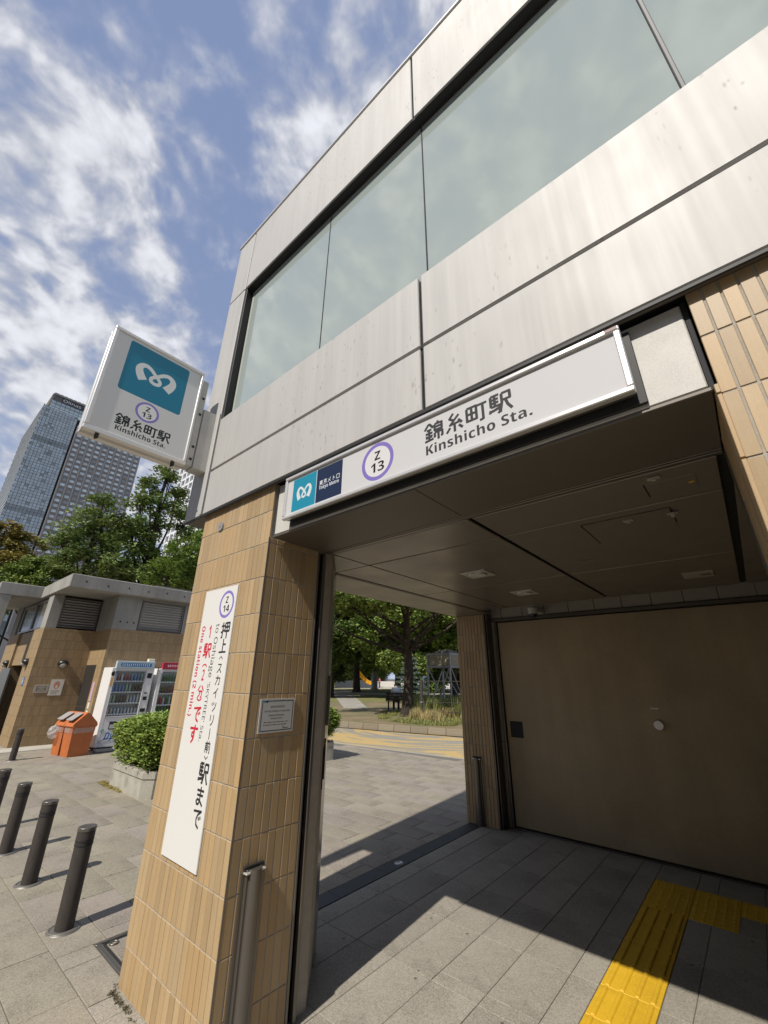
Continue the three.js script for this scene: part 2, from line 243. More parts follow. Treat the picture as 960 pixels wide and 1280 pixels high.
function fitText(g, s, x, y, w, h, color, bold = true) { g.save(); g.font = (bold ? 'bold ' : '') + '100px sans-serif'; const m = g.measureText(s).width; g.translate(x, y); g.scale(w / m, h / 72); g.fillStyle = color; g.textBaseline = 'alphabetic'; g.textAlign = 'left'; g.fillText(s, 0, 0); g.restore(); }
function ringBadge(g, cx, cy, r, num, color) { g.strokeStyle = color; g.lineWidth = r * 0.2; g.beginPath(); g.arc(cx, cy, r * 0.9, 0, 7); g.stroke(); fitText(g, 'Z', cx - r * 0.2, cy - r * 0.08, r * 0.4, r * 0.48, '#17171a'); fitText(g, num, cx - r * 0.44, cy + r * 0.56, r * 0.9, r * 0.5, '#17171a'); }
function emblem(g, x, y, w, h, color) { // ribbon mark in the box x, y, w, h
  const X = (u) => x + u * w / 100, Y = (v) => y + v * h / 100; g.strokeStyle = g.fillStyle = color; g.lineJoin = 'round'; g.lineCap = 'butt';
  const C = [[22, 88, 21], [13, 64, 19], [9, 42, 16], [13, 25, 13], [23, 17, 11], [34, 23, 10], [45, 38, 9], [55, 52, 8.5], [61, 65, 8.5], [59, 77, 9], [50, 82, 9]];
  const all = [...C, ...C.slice(0, -1).reverse().map(([u, v, t]) => [100 - u, v, t])];
  const line = new THREE.CatmullRomCurve3(all.map(([u, v, t]) => new THREE.Vector3(u * w / 100, v * h / 100, t * w / 100))), P = line.getPoints(160), L = [], R = [];
  P.forEach((p, i) => { const a = P[Math.max(0, i - 1)], b = P[Math.min(160, i + 1)], dx = b.x - a.x, dy = b.y - a.y, l = Math.hypot(dx, dy) || 1; L.push([p.x - dy / l * p.z / 2, p.y + dx / l * p.z / 2]); R.push([p.x + dy / l * p.z / 2, p.y - dx / l * p.z / 2]); });
  for (let i = 0; i < 160; i++) { g.beginPath(); g.moveTo(x + L[i][0], y + L[i][1]); g.lineTo(x + L[i + 1][0], y + L[i + 1][1]); g.lineTo(x + R[i + 1][0], y + R[i + 1][1]); g.lineTo(x + R[i][0], y + R[i][1]); g.closePath(); g.fill(); g.lineWidth = 0.8; g.stroke(); }
}
function canvasTex(w, h, draw) { const c = document.createElement('canvas'); c.width = w; c.height = h; const g = c.getContext('2d'); draw(g, w, h); const t = new THREE.CanvasTexture(c); t.colorSpace = THREE.SRGBColorSpace; t.anisotropy = 8; return t; }
// flat printed face; facing +z, or +x when turned
function printed(w, h, mat) { return new THREE.PlaneGeometry(w, h); }

/* ------------------------------------------------------------ ground */
const ground = wpart0('ground', sheet([[-420, -420], [260, -420], [260, 160], [-420, 160]], -0.06), S({ color: rgb(0.12, 0.115, 0.1), roughness: 0.95 }));
function wpart0(name, geo, mat) { const m = new THREE.Mesh(geo, mat); m.name = name; m.userData.kind = 'structure'; scene.add(m); origin.set(m, [0, 0, 0]); return m; }
const street = wpart0('street', sheet([[-60, 3.4], [40, 3.4], [40, 30], [-60, 30]], -0.02), S({ color: rgb(0.16, 0.155, 0.145), map: grainT([0.85, 0.85, 0.85], 0.4, 0.8, 71, 0.2), roughness: 0.9 }));
// paved forecourt and path: base sheet in the colour of the joints, slabs on it
const roadNear = (x) => -8.65 - 0.084 * (x + 9), roadFar = (x) => -11.37 - 0.19 * (x + 11.8) - 0.004 * (x + 9) * (x + 9);
{
  const g = thing('pavement', null, null, [0, 0, 0], null, 'structure');
  wpart(g, 'joint_bed', merge([sheet([[-30, roadNear(-30)], [12, roadNear(12)], [12, 3.4], [-30, 3.4]], -0.006)]), M.joint);
  const list = [], r = rng(5), pit = 0.284, run = 0.594;
  for (let k = -9; k < 30; k++) {
    const z1 = -1.252 - k * pit, z0 = z1 - pit, zc = (z0 + z1) / 2;
    const off = (k % 2 ? 0.5 : 0) * run + 0.06;
    for (let i = -54; i < 14; i++) {
      const x0 = i * run + off, x1 = x0 + run, xc = (x0 + x1) / 2;
      if (z0 < roadNear(xc) + 0.06 || xc < -29 || xc > 6) continue;
      let a = x0, b = x1;
      if (z1 > -5.42 && z0 < -1.3) { if (a > -3.075) continue; if (b > -3.075) b = -3.075; } // entrance floor begins here
      if (b - a < 0.08) continue;
      // inspection cover
      if (zc < -1.3 && zc > -2.1 && b > -3.66 && a < -3.05) { if (k === 0) { const c0 = Math.max(a, -3.675), h0 = 0.196; if (b - c0 > 0.06) list.push({ name: 'paving_slab', parent: g, w: +(b - c0 - 0.006).toFixed(3), h: h0, d: 0.024, c: 0.002, axis: 'y', variant: 1, mat: paveMats[2], p: [(b + c0) / 2, -0.012, -1.354], score: scoreOf([(b + c0) / 2, 0, -1.354], b - c0, h0, [0, 1, 0]) }); } if (a > -3.74) continue; b = Math.min(b, -3.675); }
      const w = b - a - 0.0048, h = pit - 0.0048, p = [(a + b) / 2, -0.012 + (r() - 0.5) * 0.0016, zc];
      list.push({ name: 'paving_slab', parent: g, w: +w.toFixed(3), h: +h.toFixed(3), d: 0.024, c: 0.002, axis: 'y', variant: Math.floor(r() * 3), mat: paveMats[Math.floor(r() * 5)], p, score: scoreOf(p, w, h, [0, 1, 0]) });
    }
  }
  layPieces(list, g, 'far_paving');
  // kerb line of smooth stone before the road
  const ks = []; for (let x = -29; x < 6; x += 0.6) { const z = roadNear(x + 0.3); ks.push(bar([x + 0.004, -0.012, roadNear(x) - 0.05], [x + 0.596, -0.012, roadNear(x + 0.6) - 0.05], 0.026, 0.1)); }
  wpart(g, 'edge_stones', merge(ks), M.concrete, 'stuff');
}
{ // entrance floor
  const g = thing('entrance_floor', null, null, [0, 0, 0], null, 'structure');
  wpart(g, 'joint_bed', sheet([[-3.075, -5.6], [3.2, -5.6], [3.2, -1.25], [-3.075, -1.25]], -0.0055), M.joint);
  const list = [], r = rng(6), X = []; for (let i = 0; i < 21; i++) X.push(-2.735 + i * 0.2955);
  X.unshift(-3.072, -2.91); X.push(-1.106, -0.806); X.sort((a, b) => a - b); X.splice(X.findIndex((x) => Math.abs(x + 0.962) < 0.01), 1);
  const Z = [-1.252, -1.43, -2.025, -2.62, -3.215, -3.81, -4.405, -5.0, -5.45];
  for (let i = 0; i < X.length - 1; i++) for (let k = 0; k < Z.length - 1; k++) {
    let z1 = Z[k], z0 = Z[k + 1]; const cuts = [];
    if (X[i] > -1.9 && X[i] < -0.9 && k === 3) { cuts.push([-2.62, -2.72]); z1 = -2.72; }
    cuts.push([z1, z0]);
    for (const [b, a] of cuts) {
      const w = X[i + 1] - X[i] - 0.0036, h = b - a - 0.0036, p = [(X[i] + X[i + 1]) / 2, -0.012 + (r() - 0.5) * 0.001, (a + b) / 2];
      if (p[0] > -1.1 && p[0] < -0.81 && p[2] < -1.4 && p[2] > -5.02) continue; // tactile tiles lie here
      if (p[0] < -2.91 && p[2] < -1.43) continue; // pillar and threshold stand here
      list.push({ name: 'floor_slab', parent: g, w: +w.toFixed(3), h: +h.toFixed(3), d: 0.024, c: 0.0018, axis: 'y', variant: Math.floor(r() * 3), mat: floorMats[Math.floor(r() * 4)], p, score: scoreOf(p, w, h, [0, 1, 0]) });
    }
  }
  layPieces(list, g, 'far_floor');
  for (let k = 0; k < 5; k++) wpart(g, 'threshold_slab', wb(-3.07, -2.915, -0.024, 0.002, -2.36 - k * 0.58, -2.36 - (k + 1) * 0.58 + 0.004, 0.002), M.darkStone);
  wpart(g, 'floor_socket', merge([cyl(0.042, 0.042, 0.004, 20, [-2.975, 0.001, -3.745]), new THREE.TorusGeometry(0.03, 0.006, 6, 20).rotateX(Math.PI / 2).translate(-2.975, 0.006, -3.745)]), M.alu);
}
{ // yellow guiding tiles in the floor
  const g = thing('tactile_paving', 'bright yellow tactile paving strip with raised bars and dots on the entrance floor', 'tactile paving', [-0.955, 0, -3.5]);
  const dom = clean(new THREE.CylinderGeometry(0.007, 0.0115, 0.005, 10));
  const barTile = shared('bartile', () => { const l = [cbox(0.292, 0.024, 0.292, 0.002)]; for (let i = 0; i < 4; i++) l.push(cbox(0.026, 0.012, 0.283, 0.005).translate(-0.1115 + i * 0.0745, 0.0125, 0)); return planarUV(merge(l)); });
  const dotTile = shared('dottile', () => { const l = [cbox(0.292, 0.024, 0.292, 0.002)]; for (let i = 0; i < 5; i++) for (let k = 0; k < 5; k++) l.push(dom.clone().translate(-0.118 + i * 0.059, 0.0143, -0.118 + k * 0.059)); return planarUV(merge(l)); });
  const put = (geo, x, z) => { const m = new THREE.Mesh(geo, M.yellow); m.name = 'tactile_tile'; m.position.set(x + 0.955, -0.009, z + 3.5); g.add(m); };
  for (let k = 0; k < 10; k++) put(barTile, -0.955, -4.26 + k * 0.294);
  for (const [x, z] of [[-0.955, -4.555], [-0.955, -4.85], [-0.66, -4.555], [-0.66, -4.85], [-0.365, -4.85], [-0.07, -4.85]]) put(dotTile, x, z);
}
{ // inspection cover
  const g = thing('inspection_cover', 'dark steel frame of paved inspection cover behind the tiled pillar', 'inspection cover', [-3.36, 0, -1.72]);
  wpart(g, 'frame', merge([wb(-3.668, -3.64, -0.02, 0.003, -2.02, -1.46), wb(-3.08, -3.052, -0.02, 0.003, -2.02, -1.46), wb(-3.64, -3.08, -0.02, 0.003, -1.488, -1.46), wb(-3.64, -3.08, -0.02, 0.003, -2.02, -1.992)]), M.darkSteel);
  wpart(g, 'inner_frame', merge([wb(-3.632, -3.618, -0.02, 0.001, -1.984, -1.496), wb(-3.618, -3.09, -0.02, 0.001, -1.51, -1.496)]), M.black);
  for (const [a, b] of [[-3.614, -3.36], [-3.354, -3.09]]) wpart(g, 'paving_slab', wb(a, b, -0.024, 0, -1.984, -1.516), paveMats[1]);
  wpart(g, 'lifting_eye', new THREE.TorusGeometry(0.024, 0.006, 6, 16).rotateX(Math.PI / 2).translate(-3.585, 0.003, -1.545), M.darkSteel);
}

/* ------------------------------------------------------------ station entrance building */
const entrance = thing('station_entrance', 'boxy subway entrance building with metal upper storey, tinted windows and tan tiled pillars', 'station entrance', [-0.9, 0, -1.6]);
{
  const E = entrance, zf = -1.372, zc = -1.47, k = 1.372 / 1.385, KX = (x) => x * k, KY = (y) => 1.6 + (y - 1.6) * k;
  // upper storey
  wpart(E, 'upper_wall', merge([wb(-3.4, 7, 2.83, 3.5, -5.9, zc), wb(-3.4, 7, 3.5, 6.24, -5.9, zc)]), S({ color: rgb(0.03, 0.03, 0.032), roughness: 0.8 }));
  wpart(E, 'roof', wb(KX(-3.475), 7, KY(6.3), KY(6.335), -5.92, zf + 0.012, 0.004), M.alu);
  wpart(E, 'side_cladding', wb(-3.43, -3.402, KY(2.83), KY(6.298), -5.9, -1.434), M.facade);
  const panels = [[-3.46, -3.157, 2.83, 5.402], [-3.46, -3.157, 5.414, 6.296], [-3.141, -0.954, 5.414, 6.296], [-0.94, 1.27, 5.414, 6.296], [1.285, 3.4, 5.414, 6.296], [3.415, 6.99, 5.414, 6.296],
    [-3.141, -0.947, 3.239, 3.757], [-0.927, 1.26, 3.239, 3.757], [1.28, 3.4, 3.239, 3.757], [3.42, 6.99, 3.239, 3.757], [-3.141, -0.947, 2.83, 3.223], [-0.927, 1.26, 2.83, 3.223], [1.28, 3.4, 2.83, 3.223], [3.42, 6.99, 2.83, 3.223]];
  panels.forEach(([a, b, c, d], i) => wpart(E, 'facade_panel', wb(KX(a), KX(b), KY(c), KY(d), zf - 0.024, zf, 0.005), i % 2 ? M.facade : M.facade2));
  wpart(E, 'panel_backing', merge([wb(-3.4, 6.98, KY(2.84), KY(3.75), zc + 0.002, zf - 0.026, 0.001), wb(-3.4, 6.98, KY(5.418), KY(6.285), zc + 0.002, zf - 0.026, 0.001), wb(-3.4, KX(-3.16), KY(3.76), KY(5.41), zc + 0.002, zf - 0.026, 0.001)]), M.black);
  wpart(E, 'edge_trim', merge([cyl(0.011, 0.011, 0.98, 12, [KX(-3.168), KY(2.835), zf + 0.003])]), M.facade2);
  // window band, set back behind the panels
  const zg = -1.452;
  for (const [a, b] of [[-3.09, -1.889], [-1.883, -0.924], [-0.916, 0.338], [0.354, 1.6], [1.61, 2.86], [2.87, 4.1]]) {
    const w = wpart(E, 'window_pane', wb(a, b, 3.7, 5.4, zg - 0.012, zg, 0.002), M.windowGlass);
    void w;
  }
  wpart(E, 'window_frame', merge([wb(KX(-3.156), KX(-3.128), KY(3.77), KY(5.41), -1.466, zf - 0.012), wb(KX(-3.128), 7, KY(5.404), KY(5.4135), -1.466, zf - 0.012), wb(4.1, 7, 3.72, 5.37, -1.466, -1.455)]), M.black);
  wpart(E, 'window_edge', merge([wb(-3.088, -3.062, 3.7, 5.36, zg - 0.001, zg + 0.002, 0.001), wb(-3.06, 3, 5.335, 5.362, zg - 0.001, zg + 0.002, 0.001)]), M.windowEdge);
  for (const [a, b] of [[-1.889, -1.883], [-0.924, -0.916]]) wpart(E, 'window_seam', wb(a, b, 3.7, 5.37, zg - 0.01, zg + 0.004, 0.001), M.rubber);
  wpart(E, 'window_mullion', wb(0.338, 0.354, 3.7, 5.37, zg - 0.01, zg + 0.012, 0.003), S({ color: rgb(0.1, 0.1, 0.105), roughness: 0.6 }));
  // underside of the upper storey
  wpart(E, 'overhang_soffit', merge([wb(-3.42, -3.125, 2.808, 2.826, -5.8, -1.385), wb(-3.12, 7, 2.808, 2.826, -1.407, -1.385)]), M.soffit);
  wpart(E, 'drip_edge', wb(KX(-3.458), 7, 2.8, KY(2.829), -1.384, zf - 0.003, 0.002), M.black);
  // pillar beside the entrance: core in the colour of the joints
  const pz = -1.41, cz = pz - 0.003;
  const pillar = wpart(E, 'pillar', prism([[-3.117, cz], [-2.178, cz], [-2.178, -1.83], [-2.2, -1.83], [-2.2, -1.985], [-2.545, -2.345], [-3.115, -2.345]], -0.02, 2.82), M.grout);
  const r = rng(8), list = [];
  const rows = []; for (let k = -1; k < 13; k++) rows.push([0.18 + 0.2223 * k, 0.18 + 0.2223 * (k + 1)]);
  const addFace = (parent, ax, from, n, pitch, plane, joint, y0, y1, skip) => {
    for (let i = 0; i < n; i++) for (const [ra, rb] of rows) {
      const a = Math.max(ra, y0), b = Math.min(rb, y1); if (b - a < 0.03) continue;
      const u0 = from + i * pitch, u1 = u0 + pitch; if (skip && skip((u0 + u1) / 2, (a + b) / 2)) continue;
      const d = 0.012, jut = (r() - 0.5) * 0.0012, u = (u0 + u1) / 2, y = (a + b) / 2, p = ax === 'z' ? [u, y, plane - d / 2 + jut] : [plane - d / 2 + jut, y, u];
      const w = pitch - joint, h = b - a - 0.0055;
      list.push({ name: 'wall_tile', parent, w: +w.toFixed(4), h: +h.toFixed(4), d, axis: ax, variant: Math.floor(r() * 3), mat: tileMats[Math.floor(Math.pow(r(), 1.5) * 7)], p, c: 0.0016, score: scoreOf(p, w, h, ax === 'z' ? [0, 0, 1] : [1, 0, 0]) });
    }
  };
  addFace(pillar, 'z', -3.12, 18, 0.0525, pz, 0.003, 0.001, 2.815);
  addFace(pillar, 'x', -1.826, 8, 0.0508, -2.175, 0.0065, 0.001, 2.44);
  wpart(E, 'corner_trim', wb(-2.181, -2.174, 0, 2.44, -1.4155, -1.4095, 0.001), M.darkSteel);
  // shutter guides and folding gate pocket on the inner side of the pillar
  wpart(E, 'shutter_guide', merge([wb(-2.215, -2.171, 0.002, 2.436, -1.846, -1.831, 0.003), wb(-2.215, -2.171, 0.002, 2.436, -1.9, -1.878, 0.003), wb(-2.24, -2.205, 0.002, 2.436, -1.975, -1.918, 0.004)]), M.darkSteel);
  wpart(E, 'guide_slot', wb(-2.26, -2.2, 0.001, 2.437, -1.917, -1.847, 0.001), M.black);
  const gate = wpart(E, 'gate_pocket', prism([[-2.207, -1.976], [-2.535, -2.345], [-2.546, -2.334], [-2.218, -1.966]].reverse(), 0.004, 2.432), S({ color: rgb(0.36, 0.335, 0.29), metalness: 0.92, roughness: 0.24 }));
  { const ux = -0.6644, uz = -0.7474, nx = 0.7474, nz = -0.6644, at = (s, y, e) => [-2.207 + ux * s + nx * e, y, -1.976 + uz * s + nz * e];
    for (const [s, y0, y1] of [[0.2, 0.93, 1.14], [0.29, 0.97, 1.18]]) wpart(gate, 'pull_handle', merge([bar(at(s, y0, 0.004), at(s, y1, 0.004), 0.02, 0.008), bar(at(s, y1, 0.004), at(s + 0.025, y1 + 0.03, 0.004), 0.016, 0.008)]), M.black);
    wpart(gate, 'push_plate', merge([bar(at(0.24, 1.3, 0.002), at(0.24, 1.62, 0.002), 0.08, 0.006)]), M.steel); }
  // lintel over the entrance
  wpart(E, 'lintel_panel', wb(-2.152, 0.1, 2.452, 2.8, -1.46, -1.43, 0.004), M.lintel);
  wpart(E, 'lintel_beam', wb(-2.17, 0.112, 2.452, 2.82, -1.87, -1.462), M.black);
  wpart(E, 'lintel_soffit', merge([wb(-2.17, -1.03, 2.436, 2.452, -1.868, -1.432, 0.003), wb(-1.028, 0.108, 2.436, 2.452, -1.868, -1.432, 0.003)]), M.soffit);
  wpart(E, 'shutter_slot', merge([wb(-2.17, 0.108, 2.437, 2.452, -1.891, -1.877, 0.002), wb(-2.17, 0.108, 2.436, 2.452, -1.93, -1.9, 0.003)]), M.darkSteel);
  wpart(E, 'shutter_recess', wb(-2.17, 0.108, 2.453, 2.82, -1.96, -1.871), M.black);
  // tiled wall right of the entrance
  const right = wpart(E, 'front_wall', merge([wb(0.125, 7, -0.02, 2.815, -1.9, cz, 0.001)]), M.grout);
  addFace(right, 'z', 0.119, 22, 0.0442, pz, 0.0062, 0.001, 2.815);
  addFace(right, 'x', -1.8, 9, 0.0445, 0.123, 0.006, 0.001, 2.44);
  wpart(right, 'joint_strip', wb(0.101, 0.117, 2.44, 2.81, -1.46, -1.436, 0.002), M.rubber);
  wpart(E, 'right_guide', merge([wb(0.112, 0.124, 0, 2.436, -1.87, -1.815), wb(0.112, 0.124, 0, 2.436, -1.95, -1.9)]), M.darkSteel);
  // ceiling panels
  const cp = []; const CX = [[-2.54, -2.16], [-2.146, -1.04], [-1.012, 0.088], [0.132, 1.2], [1.21, 3.19]], CZ = [[-2.332, -1.945], [-3.612, -2.346], [-4.93, -3.624]];
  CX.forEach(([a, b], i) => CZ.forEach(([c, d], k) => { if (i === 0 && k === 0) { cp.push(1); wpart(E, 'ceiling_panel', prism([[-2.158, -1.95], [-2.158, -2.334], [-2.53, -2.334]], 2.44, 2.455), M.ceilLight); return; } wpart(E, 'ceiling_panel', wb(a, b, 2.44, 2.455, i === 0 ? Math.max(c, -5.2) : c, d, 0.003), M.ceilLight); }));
  wpart(E, 'ceiling_void', merge([wb(-2.56, 3.2, 2.47, 2.82, -4.92, -1.965), wb(-2.56, 3.2, 2.62, 2.82, -5.6, -4.93), wb(-2.1, 3.2, 2.455, 2.47, -4.96, -4.93)]), M.black);
  wpart(E, 'side_lintel', wb(-3.11, -2.6, 2.44, 2.819, -5.35, -2.35, 0.003), M.ceilLight);
  wpart(E, 'side_slot', merge([wb(-2.592, -2.578, 2.44, 2.47, -5.2, -2.36, 0.002), wb(-2.572, -2.562, 2.441, 2.47, -5.2, -2.36, 0.002)]), M.darkSteel);
  // far pillar
  const fp = wpart(E, 'far_pillar', merge([wb(-3.1, -2.682, -0.02, 2.82, -5.75, -5.256, 0.001)]), M.grout);
  addFace(fp, 'z', -3.105, 9, 0.0467, -5.25, 0.005, 0.001, 2.436);
  wpart(E, 'far_guide', merge([wb(-2.68, -2.665, 0, 2.436, -5.32, -5.25, 0.002), wb(-2.655, -2.642, 0, 2.436, -5.35, -5.27, 0.002)]), M.darkSteel);
  // back wall: tile strip, frieze, trim and the wide plain door leaf
  wpart(E, 'back_wall', wb(-2.682, 3.3, -0.02, 2.82, -5.8, -5.445, 0.001), M.joint);
  const strip = []; for (let k = 0; k < 11; k++) strip.push(wb(-2.638, -2.602, 0.005 + 0.2223 * k, Math.min(2.38, 0.222 + 0.2223 * k), -5.445, -5.405, 0.002));
  for (const s of strip) wpart(E, 'strip_tile', s, M.paleTile);
  for (let k = 0; k < 20; k++) wpart(E, 'frieze_tile', wb(-2.785 + k * 0.2985 < -2.64 ? -2.64 : -2.785 + k * 0.2985, -2.785 + (k + 1) * 0.2985 - 0.006, 2.39, 2.56, -5.447, -5.42, 0.002), M.paleTile);
  wpart(E, 'door_frame', merge([wb(-2.64, 3.2, 2.345, 2.384, -5.445, -5.395, 0.003), wb(-2.596, -2.566, 0, 2.345, -5.445, -5.398, 0.003), wb(-2.566, 3.2, 0.0, 0.014, -5.445, -5.4, 0.002)]), M.darkSteel);
  const door = wpart(E, 'door_leaf', wb(-2.552, 3.2, 0.03, 2.33, -5.445, -5.412, 0.004), M.wallPlaster);
  wpart(door, 'recessed_handle', merge([wb(-2.5, -2.355, 0.955, 1.12, -5.413, -5.408, 0.002)]), M.black);
  wpart(door, 'handle_rim', merge([wb(-2.506, -2.499, 0.95, 1.125, -5.413, -5.405, 0.001), wb(-2.356, -2.349, 0.95, 1.125, -5.413, -5.405, 0.001), wb(-2.5, -2.355, 1.119, 1.126, -5.413, -5.405, 0.001), wb(-2.5, -2.355, 0.949, 0.956, -5.413, -5.405, 0.001)]), M.rubber);
  wpart(door, 'round_stop', merge([new THREE.CylinderGeometry(0.042, 0.05, 0.05, 24).rotateX(Math.PI / 2).translate(-0.882, 1.19, -5.388)]), M.alu);
  wpart(door, 'small_label', wb(-0.93, -0.86, 1.335, 1.35, -5.413, -5.41, 0.001), M.white);
  wpart(E, 'end_wall', wb(3.2, 3.3, -0.02, 2.82, -5.445, -1.9), M.wallPlaster);
  layPieces(list, E, 'remaining_tiles');
  // hatches in the ceiling
  const hatch = (x0, x1, z0, z1) => wpart(E, 'ceiling_hatch', merge([wb(x0, x1, 2.437, 2.441, z0, z1, 0.001)]), M.ceilLight);
  wpart(E, 'hatch_seam', merge([wb(-0.578, -0.571, 2.4365, 2.441, -2.865, -2.44, 0.001), wb(-0.139, -0.133, 2.4365, 2.441, -2.7, -2.44, 0.001), wb(-0.57, -0.14, 2.4365, 2.441, -2.439, -2.433, 0.001), wb(-0.192, -0.186, 2.4365, 2.441, -2.225, -2.06, 0.001)]), M.black, 'stuff'); hatch(-0.57, -0.14, -2.865, -2.44); hatch(-0.185, 0.005, -2.225, -2.06);
  wpart(E, 'hatch_sticker', wb(-0.025, -0.005, 2.4345, 2.437, -2.155, -2.135, 0.001), M.yellow);
}

/* ------------------------------------------------------------ fittings and signs on the entrance */
function downlight(x, z, label) {
  const g = thing('downlight', label, 'ceiling light', [x, 2.44, z], null);
  part(g, 'frame', merge([cbox(0.225, 0.014, 0.225, 0.004).translate(0, -0.004, 0)]), M.alu);
  part(g, 'lens', clean(new THREE.CylinderGeometry(0.062, 0.07, 0.01, 28)).translate(0, -0.014, 0), S({ color: rgb(0.62, 0.6, 0.55), roughness: 0.3 }));
  part(g, 'rim', new THREE.TorusGeometry(0.072, 0.007, 8, 28).rotateX(Math.PI / 2).translate(0, -0.012, 0), M.steel);
}
downlight(-1.603, -3.11, 'square recessed ceiling light nearer the open front of the entrance');
downlight(-1.612, -4.12, 'square recessed ceiling light above the small dome camera');
{
  const g = thing('ceiling_vent', 'pale rectangular vent on the ceiling near the right end of the back wall', 'vent', [-0.17, 2.44, -4.25]);
  part(g, 'plate', cbox(0.21, 0.012, 0.24, 0.003).translate(0, -0.005, 0), M.paleTile); part(g, 'slot', cbox(0.07, 0.004, 0.016, 0.001).translate(0.05, -0.013, 0.01), M.black);
}
for (const [x, z, l] of [[-0.34, -2.5, 'small white detector bar on the ceiling beside the larger hatch'], [-0.135, -2.52, 'thin white cross shaped fitting at the corner of the ceiling hatch'], [-0.139, -1.99, 'small pale latch box on the ceiling next to the shutter slot']]) {
  const g = thing('ceiling_fitting', l, 'ceiling fitting', [x, 2.436, z]);
  part(g, 'base', cbox(0.05, 0.012, 0.02, 0.002).translate(0, -0.004, 0), M.paleTile); part(g, 'cover', cbox(0.02, 0.01, l.includes('cross') ? 0.07 : 0.016, 0.002).translate(0, -0.012, 0), M.paleTile);
}
{
  const g = thing('dome_camera', 'white security camera with black dome on the wall above the door', 'security camera', [-1.93, 2.44, -5.12]);
  part(g, 'housing', merge([clean(new THREE.CylinderGeometry(0.062, 0.055, 0.07, 24)).translate(0, -0.04, 0), cbox(0.07, 0.06, 0.28, 0.004).translate(0, -0.01, -0.17)]), S({ color: rgb(0.55, 0.54, 0.5), roughness: 0.4 }));
  part(g, 'dome', clean(new THREE.SphereGeometry(0.048, 20, 10, 0, 6.2832, 1.5708, 1.5708)).translate(0, -0.075, 0), M.glassDark);
}
// steel guards against knocks
function guard(name, label, pos, ry, h) {
  const g = thing(name, label, 'steel guard', pos); g.rotation.y = ry;
  part(g, 'channel', merge([clean(new THREE.CylinderGeometry(0.034, 0.034, h, 18, 1, false, -Math.PI / 2, Math.PI)).translate(0.0, h / 2, 0.018), cbox(0.012, h, 0.02, 0.002).translate(-0.04, h / 2, 0.01), cbox(0.012, h, 0.02, 0.002).translate(0.04, h / 2, 0.01)]), M.darkSteel);
  part(g, 'back_plate', cbox(0.135, h - 0.01, 0.004, 0.001).translate(0, h / 2, 0.004), M.darkSteel);
  part(g, 'top_gap', cbox(0.116, 0.012, 0.016, 0.002).translate(0, h + 0.006, 0.008), M.black);
  part(g, 'clip', merge([cbox(0.026, 0.008, 0.03, 0.002).translate(-0.045, h - 0.012, 0.02), cbox(0.026, 0.008, 0.03, 0.002).translate(0.045, h - 0.012, 0.02)]), M.alu);
}
guard('wall_guard', 'half round steel guard on the inner side of the near tiled pillar', [-2.174, 0.001, -1.549], Math.PI / 2, 0.715);
guard('wall_guard', 'dark steel guard strip on the far tiled pillar beside the plain door', [-2.913, 0.001, -5.249], 0, 0.7);
{
  const g = thing('wall_disc', 'small grey metal disc on the tiles high on the near pillar', 'metal disc', [-2.832, 2.66, -1.409]);
  part(g, 'plate', clean(new THREE.CylinderGeometry(0.036, 0.036, 0.01, 28)).rotateX(Math.PI / 2).translate(0, 0, 0.005), S({ color: rgb(0.33, 0.32, 0.31), metalness: 0.4, roughness: 0.5 }));
  part(g, 'screw', clean(new THREE.CylinderGeometry(0.005, 0.005, 0.004, 10)).rotateX(Math.PI / 2).translate(0, 0, 0.012), M.steel);
}
const PURPLE = '#8d7fd0', INK = '#303033', TEAL = '#1f9ab9', NAVY = '#1c2f52';
